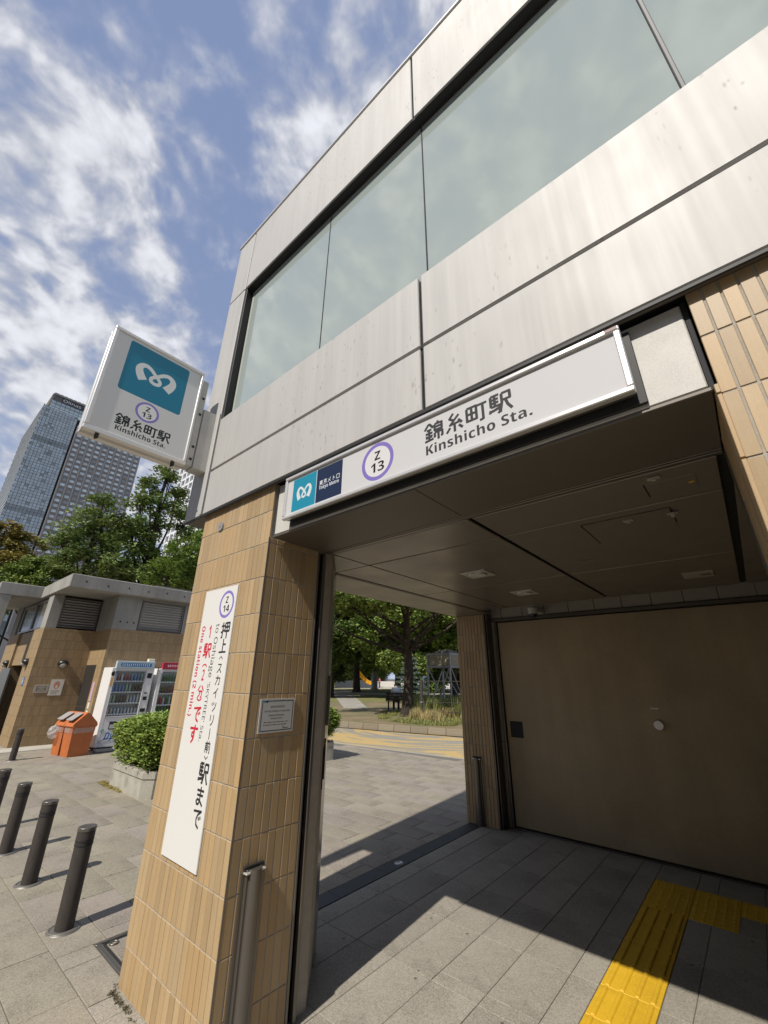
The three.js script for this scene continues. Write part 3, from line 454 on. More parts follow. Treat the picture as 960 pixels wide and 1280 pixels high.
{ // long sign over the entrance
  const g = thing('station_sign', 'long white sign over the entrance reading Kinshicho Sta. with purple ring Z 13', 'sign', [-1.03, 2.494, -1.41]);
  const x0 = -1.995, x1 = -0.0784, y0 = 2.494, y1 = 2.78, z = -1.362, fw = 0.0216;
  wpart(g, 'casing', merge([wb(x0 + 0.006, x1 - 0.006, y0 + 0.004, y1 - 0.004, -1.413, z - 0.016, 0.004)]), M.darkSteel);
  wpart(g, 'frame', merge([wb(x0, x1, y1 - fw, y1, z - 0.03, z, 0.004), wb(x0, x1, y0, y0 + fw, z - 0.03, z, 0.004), wb(x0, x0 + fw, y0 + fw, y1 - fw, z - 0.03, z, 0.004), wb(x1 - fw, x1, y0 + fw, y1 - fw, z - 0.03, z, 0.004)]), M.alu);
  wpart(g, 'back_plate', wb(x0 + 0.02, x1 + 0.022, y0 - 0.03, y1 - 0.006, -1.429, -1.414, 0.002), M.black);
  wpart(g, 'maker_plate', wb(-0.125, -0.083, 2.763, 2.776, z - 0.001, z + 0.001, 0.0004), S({ color: rgb(0.2, 0.12, 0.12), roughness: 0.5 }));
  const fx0 = x0 + fw, fx1 = x1 - fw, fy0 = y0 + fw, fy1 = y1 - fw, w = fx1 - fx0, h = fy1 - fy0;
  const t = canvasTex(2048, 266, (c, W, H) => {
    const q = 1.362 / 1.26, X = (x) => (x * q - fx0) / w * W, Y = (y) => (fy1 - (1.6 + (y - 1.6) * q)) / h * H, k = W / w * q;
    c.fillStyle = '#e3e3e3'; c.fillRect(0, 0, W, H);
    c.fillStyle = TEAL; c.beginPath(); c.roundRect(X(-1.777), Y(2.66), 0.2 * k, 0.2 * k, 5); c.fill();
    c.fillStyle = NAVY; c.beginPath(); c.roundRect(X(-1.572), Y(2.66), 0.198 * k, 0.2 * k, 5); c.fill();
    emblem(c, X(-1.742), Y(2.612), 0.13 * k, 0.1 * k, '#f2f4f4');
    [...'東京メトロ'].forEach((ch, i) => glyph(c, ch, X(-1.535 + i * 0.0325), Y(2.572), 0.031 * k, 0.12, '#eef0f2'));
    fitText(c, 'Tokyo Metro', X(-1.55), Y(2.533), 0.155 * k, 0.021 * k, '#eef0f2');
    c.fillStyle = '#f2f1f0'; c.beginPath(); c.arc(X(-1.134), Y(2.56), 0.098 * k, 0, 7); c.fill();
    ringBadge(c, X(-1.134), Y(2.56), 0.1 * k, '13', PURPLE);
    [...'錦糸町駅'].forEach((ch, i) => glyph(c, ch, X(-0.812 + i * 0.1025), Y(2.593), 0.098 * k, 0.12, '#3c3c3f'));
    fitText(c, 'Kinshicho Sta.', X(-0.86), Y(2.486), 0.475 * k, 0.046 * k, '#3c3c3f');
  });
  const m = part(g, 'sign_face', new THREE.PlaneGeometry(w, h), PH({ map: t, color: rgb(0.66, 0.66, 0.67), roughness: 0.6, specularIntensity: 0.5 }), [(fx0 + fx1) / 2 + 1.03, (fy0 + fy1) / 2 - 2.494, z - 0.013 + 1.41]); void m;
}
{ // square sign that juts out from the facade
  const X = -3.2, g = thing('projecting_sign', 'square white sign jutting from the left facade corner with large teal square', 'sign', [-3.27, 3.22, -1.385]);
  const za = -0.462, zb = -1.196, y0 = 3.225, y1 = 4.182, fw = 0.03, dp = 0.15;
  wpart(g, 'casing', wb(X - dp + 0.004, X - 0.02, y0 + 0.004, y1 - 0.004, zb + 0.004, za - 0.004, 0.004), M.lintel);
  wpart(g, 'frame', merge([wb(X - 0.05, X, y1 - fw, y1, zb, za, 0.005), wb(X - 0.05, X, y0, y0 + fw * 1.3, zb, za, 0.005), wb(X - 0.05, X, y0 + fw * 1.3, y1 - fw, za - fw, za, 0.005), wb(X - 0.05, X, y0 + fw * 1.3, y1 - fw, zb, zb + fw * 0.8, 0.005),
    wb(X - dp, X - 0.1, y1 - fw, y1, zb, za, 0.005), wb(X - dp, X - 0.1, y0, y0 + fw, zb, za, 0.005), wb(X - dp, X - 0.1, y0 + fw, y1 - fw, za - fw, za, 0.005)]), M.alu);
  wpart(g, 'bracket', merge([wb(X - dp + 0.01, X - 0.012, y0 + 0.012, 3.83, -1.38, zb - 0.062, 0.004), wb(X - dp + 0.016, X - 0.02, y0 + 0.02, y1 - 0.06, zb - 0.058, zb - 0.006, 0.004)]), M.lintel);
  wpart(g, 'bolt', merge([3.3, 3.42, 3.75, 3.92].map((y) => wb(X - 0.024, X - 0.012, y, y + 0.02, zb - 0.045, zb - 0.025, 0.002))), M.black);
  wpart(g, 'clasp', merge([-0.56, -1.1].flatMap((z) => [wb(X - 0.035, X - 0.01, y0 - 0.035, y0, z - 0.012, z + 0.012, 0.002), rod([X - 0.05, y0 - 0.03, z], [X + 0.015, y0 - 0.03, z], 0.006)])), M.black);
  const f0 = za - fw, f1 = zb + fw * 0.8, b0 = y0 + fw * 1.3, b1 = y1 - fw, w = f0 - f1, h = b1 - b0;
  const t = canvasTex(880, Math.round(880 * h / w), (c, W, H) => {
    const U = (z) => (f0 - z) / w * W, V = (y) => (b1 - y) / h * H, k = W / w;
    c.fillStyle = '#dedfdf'; c.fillRect(0, 0, W, H);
    c.fillStyle = '#157f9f'; c.beginPath(); c.roundRect(U(-0.588), V(4.128), 0.478 * k, 0.475 * k, 0.022 * k); c.fill();
    emblem(c, U(-0.664), V(3.995), 0.325 * k, 0.2 * k, '#e6e9e9');
    c.fillStyle = '#eeeeee'; c.beginPath(); c.arc(U(-0.83), V(3.552), 0.083 * k, 0, 7); c.fill();
    ringBadge(c, U(-0.83), V(3.552), 0.088 * k, '13', PURPLE);
    [...'錦糸町駅'].forEach((ch, i) => glyph(c, ch, U(-0.682 - i * 0.102), V(3.405), 0.1 * k, 0.12, '#161618'));
    fitText(c, 'Kinshicho Sta.', U(-0.645), V(3.308), 0.375 * k, 0.041 * k, '#161618');
  });
  part(g, 'sign_face', new THREE.PlaneGeometry(w, h), PH({ map: t, color: rgb(0.92, 0.92, 0.92), roughness: 0.35 }), [X - 0.012 + 3.27, (b0 + b1) / 2 - 3.22, (f0 + f1) / 2 + 1.385], Math.PI / 2);
}
{ // tall white poster on the pillar
  const x0 = -2.868, x1 = -2.452, y0 = 0.653, y1 = 2.167, w = x1 - x0, h = y1 - y0, g = thing('direction_board', 'tall white board on the near pillar with black and red vertical writing', 'notice board', [(x0 + x1) / 2, y0, -1.409]);
  part(g, 'board', cbox(w, h, 0.006, 0.001).translate(0, h / 2, 0.003), M.white);
  const r = rng(12);
  const t = canvasTex(560, 2038, (c, W, H) => {
    const X = (x) => (x - x0) / w * W, Y = (y) => (y1 - y) / h * H, k = W / w, RED = '#d3243c', BLK = '#2a2a2c';
    c.fillStyle = '#efeeea'; c.fillRect(0, 0, W, H);
    ringBadge(c, X(-2.563), Y(2.05), 0.09 * k, '14', PURPLE);
    const col = (s, x, color, wt) => s.forEach(([ch, y, sz]) => /\d/.test(ch) ? fitText(c, ch, X(x) - sz * 0.2 * k, Y(y) + sz * 0.42 * k, sz * 0.42 * k, sz * 0.84 * k, color) : glyph(c, ch, X(x), Y(y), sz * k, wt, color));
    col([['押', 1.882, 0.108], ['上', 1.786, 0.096], ['〈', 1.714, 0.05], ['ス', 1.652, 0.062], ['カ', 1.583, 0.064], ['イ', 1.511, 0.064], ['ツ', 1.438, 0.064], ['リ', 1.365, 0.064], ['ー', 1.291, 0.064], ['前', 1.224, 0.066], ['〉', 1.17, 0.048], ['駅', 1.093, 0.112], ['ま', 0.984, 0.1], ['で', 0.882, 0.098]], -2.53, BLK, 0.118);
    col([['1', 1.883, 0.098], ['駅', 1.762, 0.1], ['（', 1.688, 0.066], ['2', 1.613, 0.08], ['分', 1.515, 0.08], ['）', 1.452, 0.07], ['で', 1.387, 0.1], ['す', 1.278, 0.11]], -2.722, RED, 0.13);
    const vert = (s, x, ya, len, cap, color) => { c.save(); c.translate(X(x) - cap * 0.5 * k, Y(ya)); c.rotate(Math.PI / 2); fitText(c, s, 0, 0, len * k, cap * k, color, color === RED); c.restore(); };
    vert('to Oshiage', -2.63, 1.93, 0.335, 0.044, BLK); vert('\u2018SKYTREE\u2019 Sta.', -2.63, 1.575, 0.335, 0.034, BLK); vert('One station (2 min.)', -2.815, 1.928, 0.56, 0.043, RED);
    c.strokeStyle = 'rgba(90,85,80,0.55)'; c.lineWidth = 1.6; for (let i = 0; i < 26; i++) { const px = r() * W, py = H * (0.55 + 0.43 * r()), a = r() * 6, l = 2 + 12 * r() * r(); c.beginPath(); c.moveTo(px, py); c.lineTo(px + l * Math.cos(a), py + l * 0.5 * Math.sin(a)); c.stroke(); }
  });
  part(g, 'print', new THREE.PlaneGeometry(w - 0.002, h - 0.002), S({ map: t, color: rgb(0.76, 0.76, 0.76), roughness: 0.55 }), [0, h / 2, 0.0075]);
}
{ // small notice on the inner side of the pillar
  const za = -1.482, zb = -1.722, y0 = 1.312, y1 = 1.488, w = za - zb, h = y1 - y0, g = thing('notice_plate', 'small framed silver notice on the shaded inner side of the near pillar', 'notice', [-2.174, y0, (za + zb) / 2]);
  g.rotation.y = Math.PI / 2;
  part(g, 'plate', cbox(w, h, 0.006, 0.001).translate(0, h / 2, 0.003), M.alu);
  const r = rng(13);
  const t = canvasTex(512, 384, (c, W, H) => {
    c.fillStyle = '#c9c9c6'; c.fillRect(0, 0, W, H); c.strokeStyle = '#5a5c60'; c.lineWidth = 13; c.strokeRect(24, 22, W - 48, H - 44);
    c.fillStyle = TEAL; c.fillRect(40, 20, 34, 20); c.fillStyle = '#101522'; c.fillRect(76, 20, 28, 20);
    const marks = (x, y, n, s) => { c.strokeStyle = '#2c2524'; c.lineWidth = s * 0.11; for (let i = 0; i < n; i++) { const X = x + i * s * 1.05; c.strokeRect(X, y - s * 0.8, s * 0.75, s * 0.8); c.beginPath(); c.moveTo(X - s * 0.05, y - s * 0.4); c.lineTo(X + s * 0.85, y - s * 0.4); if (r() > 0.4) { c.moveTo(X + s * 0.38, y - s); c.lineTo(X + s * 0.38, y + s * 0.1); } c.stroke(); } };
    marks(150, 100, 8, 26); fitText(c, 'Security Cameras in Operation', 62, 150, 388, 22, '#3a2a28'); marks(130, 196, 13, 17); marks(160, 232, 10, 17);
    c.fillStyle = '#47403e'; for (const [y, l] of [[262, 370], [292, 350]]) { let x = 64; while (x < 64 + l) { const q = 10 + 34 * r(); c.fillRect(x, y, Math.min(q, 64 + l - x), 9); x += q + 7; } } c.fillRect(350, 318, 26, 9); c.fillRect(350, 338, 84, 9);
  });
  part(g, 'print', new THREE.PlaneGeometry(w - 0.004, h - 0.004), S({ map: t, color: rgb(0.9, 0.9, 0.9), roughness: 0.4 }), [0, h / 2, 0.0072]);
}

/* ------------------------------------------------------------ bollards */
{
  const brown = S({ color: rgb(0.05, 0.042, 0.038), map: grainT([0.85, 0.83, 0.8], 0.4, 0.3, 81, 0.3), roughness: 0.68 });
  const build = (label, pos) => {
    const g = thing('bollard', label, 'bollard', pos, 'dark bollards in a row left of the entrance');
    part(g, 'post', merge([cyl(0.056, 0.056, 0.5, 28, [0, 0, 0]), cyl(0.058, 0.058, 0.05, 28, [0, 0.505, 0]), cyl(0.052, 0.052, 0.57, 28)]), brown);
    part(g, 'band', merge([cyl(0.0585, 0.0585, 0.012, 28, [0, 0.47, 0]), cyl(0.0585, 0.0585, 0.012, 28, [0, 0.492, 0])]), M.rubber);
    part(g, 'cap', merge([new THREE.LatheGeometry([[0, 0.5765], [0.046, 0.5765], [0.048, 0.579], [0.057, 0.579], [0.06, 0.575], [0.06, 0.556]].map((p) => new THREE.Vector2(...p)).reverse(), 28)]), M.darkSteel);
    part(g, 'base_ring', merge([cyl(0.102, 0.098, 0.006, 32, [0, 0, 0]), new THREE.TorusGeometry(0.088, 0.005, 6, 32).rotateX(Math.PI / 2).translate(0, 0.006, 0)]), S({ color: rgb(0.2, 0.19, 0.17), metalness: 0.5, roughness: 0.5 }));
    return g;
  };
  const b0 = build('dark brown bollard nearest the tiled pillar', [-4.015, 0, -1.378]);
  [[-5.022, 'dark brown bollard second from the tiled pillar'], [-5.985, 'dark brown bollard third from the tiled pillar'], [-6.98, 'dark brown bollard fourth from the pillar, cut by the left edge of the photo']].forEach(([x, l]) => { const c = b0.clone(); c.name = uniq('bollard'); c.position.set(x, 0, -1.378); c.rotation.y = x * 3; c.userData = { ...b0.userData, label: l }; scene.add(c); });
  const c = b0.clone(); c.name = uniq('bollard'); c.position.set(-11.9, 0, -2.4); c.userData = { ...b0.userData, label: 'dark bollard standing alone in front of the restroom building' }; scene.add(c);
}

/* ------------------------------------------------------------ leaves and trees */
const leafMat = (r, g, b, t = 0.35) => PH({ color: rgb(r, g, b), roughness: 0.75, transmission: t, thickness: 0, side: THREE.DoubleSide, specularIntensity: 0.5 });
function sprig(n, spread, len, wid, seed, flat = 0.6) {
  const r = rng(seed), t = [];
  for (let i = 0; i < n; i++) {
    const a = r() * 6.283, e = Math.acos(2 * r() - 1), R = spread * Math.cbrt(r()), c = [R * Math.sin(e) * Math.cos(a), R * Math.cos(e) * flat, R * Math.sin(e) * Math.sin(a)];
    const yaw = r() * 6.283, pit = (r() - 0.35) * 1.3, roll = (r() - 0.5) * 1.2, q = new THREE.Quaternion().setFromEuler(new THREE.Euler(pit, yaw, roll)), k = 0.7 + 0.6 * r(), L = len * k, W = wid * k;
    const v = [[0, 0, 0], [W / 2, 0.12 * W, L * 0.45], [0, -0.02 * L, L], [-W / 2, 0.12 * W, L * 0.45]].map((p) => new THREE.Vector3(...p).applyQuaternion(q).add(new THREE.Vector3(...c)).toArray());
    t.push(...v[0], ...v[1], ...v[2], ...v[0], ...v[2], ...v[3]);
  }
  const g = new THREE.BufferGeometry(); g.setAttribute('position', new THREE.BufferAttribute(new Float32Array(t), 3)); g.computeVertexNormals(); return planarUV(g);
}
function scatter(parent, name, geo, mat, spots, seed, tint = 0.3) {
  const m = new THREE.InstancedMesh(geo, mat, spots.length), d = new THREE.Object3D(), r = rng(seed), c = new THREE.Color();
  spots.forEach((s, i) => { d.position.set(s[0], s[1], s[2]); d.rotation.set(r() * 0.8 - 0.4, r() * 6.283, r() * 0.8 - 0.4); d.scale.setScalar(s[3]); d.updateMatrix(); m.setMatrixAt(i, d.matrix); const k = 1 - tint / 2 + tint * r(), w = (r() - 0.5) * tint; c.setRGB(k * (1 + w * 0.5), k, k * (1 - w * 0.5)); m.setColorAt(i, c); });
  m.name = name; m.userData.kind = 'stuff'; parent.add(m); return m;
}
function tree(o) {
  const { name = 'tree', label, at, h, r0, lobes, seed, mat, leaf = [10, 0.32, 0.17, 0.1], scale = 1, per = 260, category = 'tree', lean = [0, 0], hollow = 0.5, group, bark = M.bark, clear = 0.35 } = o;
  const g = thing(name, label, category, at, group), r = rng(seed), wood = [];
  const top = [lean[0], h, lean[1]], trunkPts = []; for (let i = 0; i <= 5; i++) { const t = i / 5; trunkPts.push([top[0] * t + (i && i < 5 ? (r() - 0.5) * 0.06 * h * 0.4 : 0), top[1] * t, top[2] * t + (i && i < 5 ? (r() - 0.5) * 0.06 * h * 0.4 : 0)]); }
  wood.push(limb(trunkPts, r0, r0 * 0.14, 14, 10));
  wood.push(limb([[0, -0.1, 0], [0, 0.25 * r0 * 4, 0]], r0 * 1.45, r0 * 0.9, 3, 10));
  const spots = [];
  for (const L of lobes) {
    const [x, y, z, R, ry = R * 0.7] = L, k = clamp((y / h) * 0.75 - 0.12 + (r() - 0.5) * 0.1, clear, 0.93), b = [top[0] * k, h * k, top[2] * k];
    const mid = [mix(b[0], x, 0.5) + (r() - 0.5) * 0.3, mix(b[1], y, 0.42) - 0.008 * h, mix(b[2], z, 0.5) + (r() - 0.5) * 0.3];
    const rr = r0 * mix(0.42, 0.16, k); wood.push(limb([b, mid, [x, y, z]], rr, rr * 0.18, 9, 6));
    for (let i = 0; i < 6; i++) { const a = r() * 6.283, e = (r() - 0.3) * 1.6; const q = [x + R * 0.85 * Math.cos(a) * Math.cos(e), y + ry * 0.8 * Math.sin(e), z + R * 0.85 * Math.sin(a) * Math.cos(e)]; wood.push(limb([[mix(b[0], x, 0.75), mix(b[1], y, 0.7), mix(b[2], z, 0.75)], [mix(x, q[0], 0.5), mix(y, q[1], 0.45), mix(z, q[2], 0.5)], q], rr * 0.34, rr * 0.08, 6, 5)); }
    // clumps within the lobe
    const subs = []; for (let i = 0; i < 9; i++) { const a = r() * 6.283, e = Math.acos(2 * r() - 1), q = Math.pow(r(), 0.4); subs.push([x + R * q * Math.sin(e) * Math.cos(a), y + ry * q * Math.cos(e), z + R * q * Math.sin(e) * Math.sin(a), R * (0.25 + 0.28 * r())]); }
    const n = Math.round(per * (R / 1.5) ** 2);
    for (let i = 0; i < n; i++) { const s = subs[Math.floor(r() * subs.length)], a = r() * 6.283, e = Math.acos(2 * r() - 1), q = s[3] * Math.pow(r(), hollow); spots.push([s[0] + q * Math.sin(e) * Math.cos(a), s[1] + q * 0.75 * Math.cos(e), s[2] + q * Math.sin(e) * Math.sin(a), scale * (0.7 + 0.6 * r())]); }
  }
  part(g, 'trunk', merge(wood), bark);
  const crown = scatter(g, 'crown', shared('sprig' + leaf.join() + seed % 3, () => sprig(leaf[0], leaf[1], leaf[2], leaf[3], 100 + seed % 3)), mat, spots, seed + 1, 0.45);
  return g;
}
const GREEN = { mid: leafMat(0.2, 0.27, 0.06, 0.28), deep: leafMat(0.135, 0.195, 0.047, 0.25), ginkgo: leafMat(0.215, 0.28, 0.08, 0.28), light: leafMat(0.2, 0.29, 0.055, 0.3), autumn: leafMat(0.3, 0.25, 0.065, 0.28), conifer: leafMat(0.13, 0.19, 0.14, 0.12), box: leafMat(0.22, 0.3, 0.055, 0.25) };
{ const g = thing('moss', 'thin moss and dirt tufts at the foot of the near tiled pillar', 'moss', [-3.1, 0, -1.4], null, 'stuff'), r = rng(46), sp = []; for (let i = 0; i < 90; i++) { const t = r(); sp.push([(t < 0.4 ? -0.03 + (r() - 0.5) * 0.04 : r() * r() * 0.5), 0.003, (t < 0.4 ? -0.25 * r() : 0.015 + 0.02 * r()), 0.25 + 0.35 * r()]); } scatter(g, 'tuft', shared('mosssprig', () => sprig(7, 0.03, 0.03, 0.012, 6)), leafMat(0.085, 0.075, 0.04, 0.1), sp, 47); }
{ // trees behind the restroom building
  const X = -24;
  tree({ name: 'ginkgo_tree', label: 'tall open ginkgo with a bare upright leader behind the restroom building', at: [X, 0, -8.3], h: 14.0, r0: 0.3, seed: 301, mat: GREEN.ginkgo, lean: [0.2, 0.2], per: 300, leaf: [9, 0.3, 0.16, 0.13], clear: 0.4,
    lobes: [[0.1, 13.1, 0.3, 0.6, 0.8], [0.3, 12.4, 0.1, 0.6, 0.5], [0.0, 11.9, 0.9, 0.75, 0.55], [0.1, 11.7, -0.6, 0.75, 0.55], [0.3, 11.0, 0.3, 0.7, 0.5], [0.1, 10.6, 1.3, 0.95, 0.6], [0.2, 10.4, -1.3, 1.05, 0.65], [0.4, 9.9, 0.2, 0.7, 0.5], [0.3, 9.4, -1.9, 1.0, 0.7], [0.1, 9.2, 1.5, 1.0, 0.6], [-0.6, 9.3, 0.2, 0.9, 0.6], [0.4, 8.1, 0.4, 1.25, 0.7], [0.2, 8.2, 2.2, 1.2, 0.7], [0.2, 8.0, -2.2, 1.3, 0.7], [0.2, 7.0, -1.4, 1.4, 0.7], [0.3, 6.6, 1.0, 1.4, 0.7], [-0.8, 7.4, -0.6, 1.3, 0.8]] });
  tree({ name: 'ginkgo_tree', label: 'lower broad ginkgo whose branches cross the grey tower facade', at: [X + 0.8, 0, -5.5], h: 10.2, r0: 0.22, seed: 302, mat: GREEN.ginkgo, lean: [0, 0.3], per: 165, leaf: [9, 0.3, 0.16, 0.13], clear: 0.45,
    lobes: [[0, 9.7, 0.3, 0.75, 0.5], [0.1, 9.0, 0.1, 1.0, 0.55], [0, 8.9, -1.0, 0.8, 0.5], [0.2, 8.2, 1.0, 1.05, 0.6], [0.2, 7.5, 1.45, 0.9, 0.5], [0.1, 7.7, -0.4, 1.1, 0.7], [0.2, 6.7, 0.1, 1.2, 0.7], [0.1, 6.6, 1.1, 0.9, 0.5], [0.1, 6.4, -1.1, 1.1, 0.7]] });
  tree({ name: 'young_tree', label: 'bright green tree close to the left edge of the tiled pillar', at: [-21, 0, -9.1], h: 8.0, r0: 0.16, seed: 303, mat: GREEN.light, per: 330, leaf: [9, 0.3, 0.16, 0.1],
    lobes: [[0, 8.1, 0, 0.95, 0.9], [0, 7.2, 0.5, 1.1, 0.8], [0, 7.0, -0.9, 1.1, 0.8], [0, 6.1, -0.4, 1.3, 0.9], [0.2, 6.3, 1.1, 1.0, 0.7]] });
  tree({ name: 'broadleaf_tree', label: 'tree with yellow brown leaves at the left edge beneath the glass tower', at: [-30, 0, -2.6], h: 9.2, r0: 0.25, seed: 304, mat: GREEN.autumn, per: 420, leaf: [9, 0.3, 0.17, 0.12],
    lobes: [[0, 8.9, 0.0, 1.0, 0.7], [0, 8.5, -1.1, 0.9, 0.6], [0, 8.4, 0.9, 1.0, 0.7], [0.2, 7.6, 0.0, 1.3, 0.8], [0.3, 7.4, -1.0, 1.1, 0.7], [0.3, 6.6, 0.6, 1.3, 0.8], [0, 5.6, 0.4, 1.5, 0.9], [0.2, 5.9, -1.0, 1.0, 0.7], [0, 4.5, 1.2, 1.6, 1.0], [0, 8.2, 2.2, 1.3, 0.9]] });
  tree({ name: 'broadleaf_tree', label: 'low green tree just above the concrete canopy of the restroom building', at: [-28, 0, -4.6], h: 6.8, r0: 0.2, seed: 305, mat: GREEN.mid, per: 460, leaf: [9, 0.3, 0.17, 0.1],
    lobes: [[0, 7.0, -0.3, 0.9, 0.5], [0, 6.6, 0.6, 1.0, 0.55], [0, 6.7, -1.2, 0.9, 0.5], [0, 6.1, -1.9, 1.0, 0.6], [0, 5.8, 0.0, 1.3, 0.7], [0, 5.6, 1.3, 1.2, 0.7], [0.3, 5.2, -1.2, 1.2, 0.7], [0, 4.6, 2.4, 1.4, 0.9]] });
  tree({ name: 'broadleaf_tree', label: 'dark dense tree filling the gap behind both ginkgos', at: [-31, 0, -11.5], h: 9.5, r0: 0.25, seed: 306, mat: GREEN.deep, per: 420, leaf: [9, 0.32, 0.18, 0.11],
    lobes: [[0, 8.6, 0, 1.5, 0.8], [0, 8.2, 2.1, 1.4, 0.8], [0, 8.3, -2.1, 1.5, 0.9], [0, 7.2, 1.0, 1.6, 0.9], [0, 7.0, 3.2, 1.3, 0.8], [0, 7.0, -1.4, 1.6, 0.9]] });
}

/* ------------------------------------------------------------ planters with clipped shrubs */
function planter(label, shrubLabel, at, len, seed, ry = 0) {
  const g = thing('stone_planter', label, 'planter', at, null), w = 0.62, hgt = 0.335; g.rotation.y = ry;
  const oct = (L, W, c) => [[-L / 2 + c, -W / 2], [L / 2 - c, -W / 2], [L / 2, -W / 2 + c], [L / 2, W / 2 - c], [L / 2 - c, W / 2], [-L / 2 + c, W / 2], [-L / 2, W / 2 - c], [-L / 2, -W / 2 + c]];
  part(g, 'trough', merge([prism(oct(len, w, 0.12), 0, hgt * 0.68), prism(oct(len - 0.03, w - 0.03, 0.11), hgt * 0.68, hgt * 0.73), prism(oct(len, w, 0.12), hgt * 0.73, hgt - 0.015), prism(oct(len - 0.03, w - 0.03, 0.115), hgt - 0.015, hgt)]), M.stone);
  part(g, 'soil', prism(oct(len - 0.16, w - 0.16, 0.08), hgt, hgt + 0.004), S({ color: rgb(0.05, 0.038, 0.028), roughness: 1 }));
  const s = thing('clipped_shrub', shrubLabel, 'shrub', [at[0], hgt, at[2]]), r = rng(seed), spots = [], wood = []; s.rotation.y = ry;
  for (let i = 0; i < 60; i++) { const x = (r() - 0.5) * len * 0.8, z = (r() - 0.5) * w * 0.6; wood.push(limb([[x, 0, z], [x + (r() - 0.5) * 0.1, 0.3, z + (r() - 0.5) * 0.1], [x + (r() - 0.5) * 0.25, 0.58, z + (r() - 0.5) * 0.2]], 0.008, 0.003, 4, 4)); }
  part(s, 'stem', merge(wood), M.bark);
  for (let i = 0; i < 5200; i++) { const u = r() * 2 - 1, v = r() * 2 - 1, q = r(); const rim = Math.pow(q, 0.35); const x = u * (len / 2 + 0.06) * (0.94 + 0.06 * r()), z = v * (w / 2 + 0.08), lim = 0.67 * (1 - 0.3 * u ** 4 - 0.22 * v ** 4) + 0.05 * (fbm(u * 0.5 + 0.5 + seed, v * 0.5 + 0.5, 6, 6, 2) - 0.5) * 2; const y = -0.05 + (lim + 0.05) * rim; if (Math.abs(u) ** 6 + Math.abs(v) ** 6 > 1.1) continue; const tuck = 1 - 0.16 * (1 - y / 0.72) ** 2; spots.push([x * tuck, y, z * tuck, 0.75 + 0.5 * r()]); }
  scatter(s, 'foliage', shared('boxsprig', () => sprig(9, 0.05, 0.058, 0.03, 71, 0.9)), GREEN.box, spots, seed, 0.5);
  return s;
}
planter('long grey stone planter with a groove, in front of the vending machines', 'clipped bright green shrub in the stone planter before the vending machines', [-7.6, 0, -3.28], 1.4, 401);
planter('grey stone planter seen through the entrance beside the metal gate', 'small green shrub seen through the entrance beside the metal gate', [-8.0, 0, -6.75], 1.4, 402);
{ const g = thing('weeds', 'thin weeds growing along the foot of the front stone planter', 'weeds', [-7.9, 0, -2.95], null, 'stuff'), r = rng(44), sp = []; for (let i = 0; i < 160; i++) sp.push([(r() - 0.7) * 0.9, 0.015, -0.02 + (r() - 0.5) * 0.06 - 0.0, 0.5 + 0.5 * r()]); scatter(g, 'leaves', shared('weed', () => sprig(6, 0.04, 0.05, 0.012, 5)), GREEN.autumn, sp, 45); }

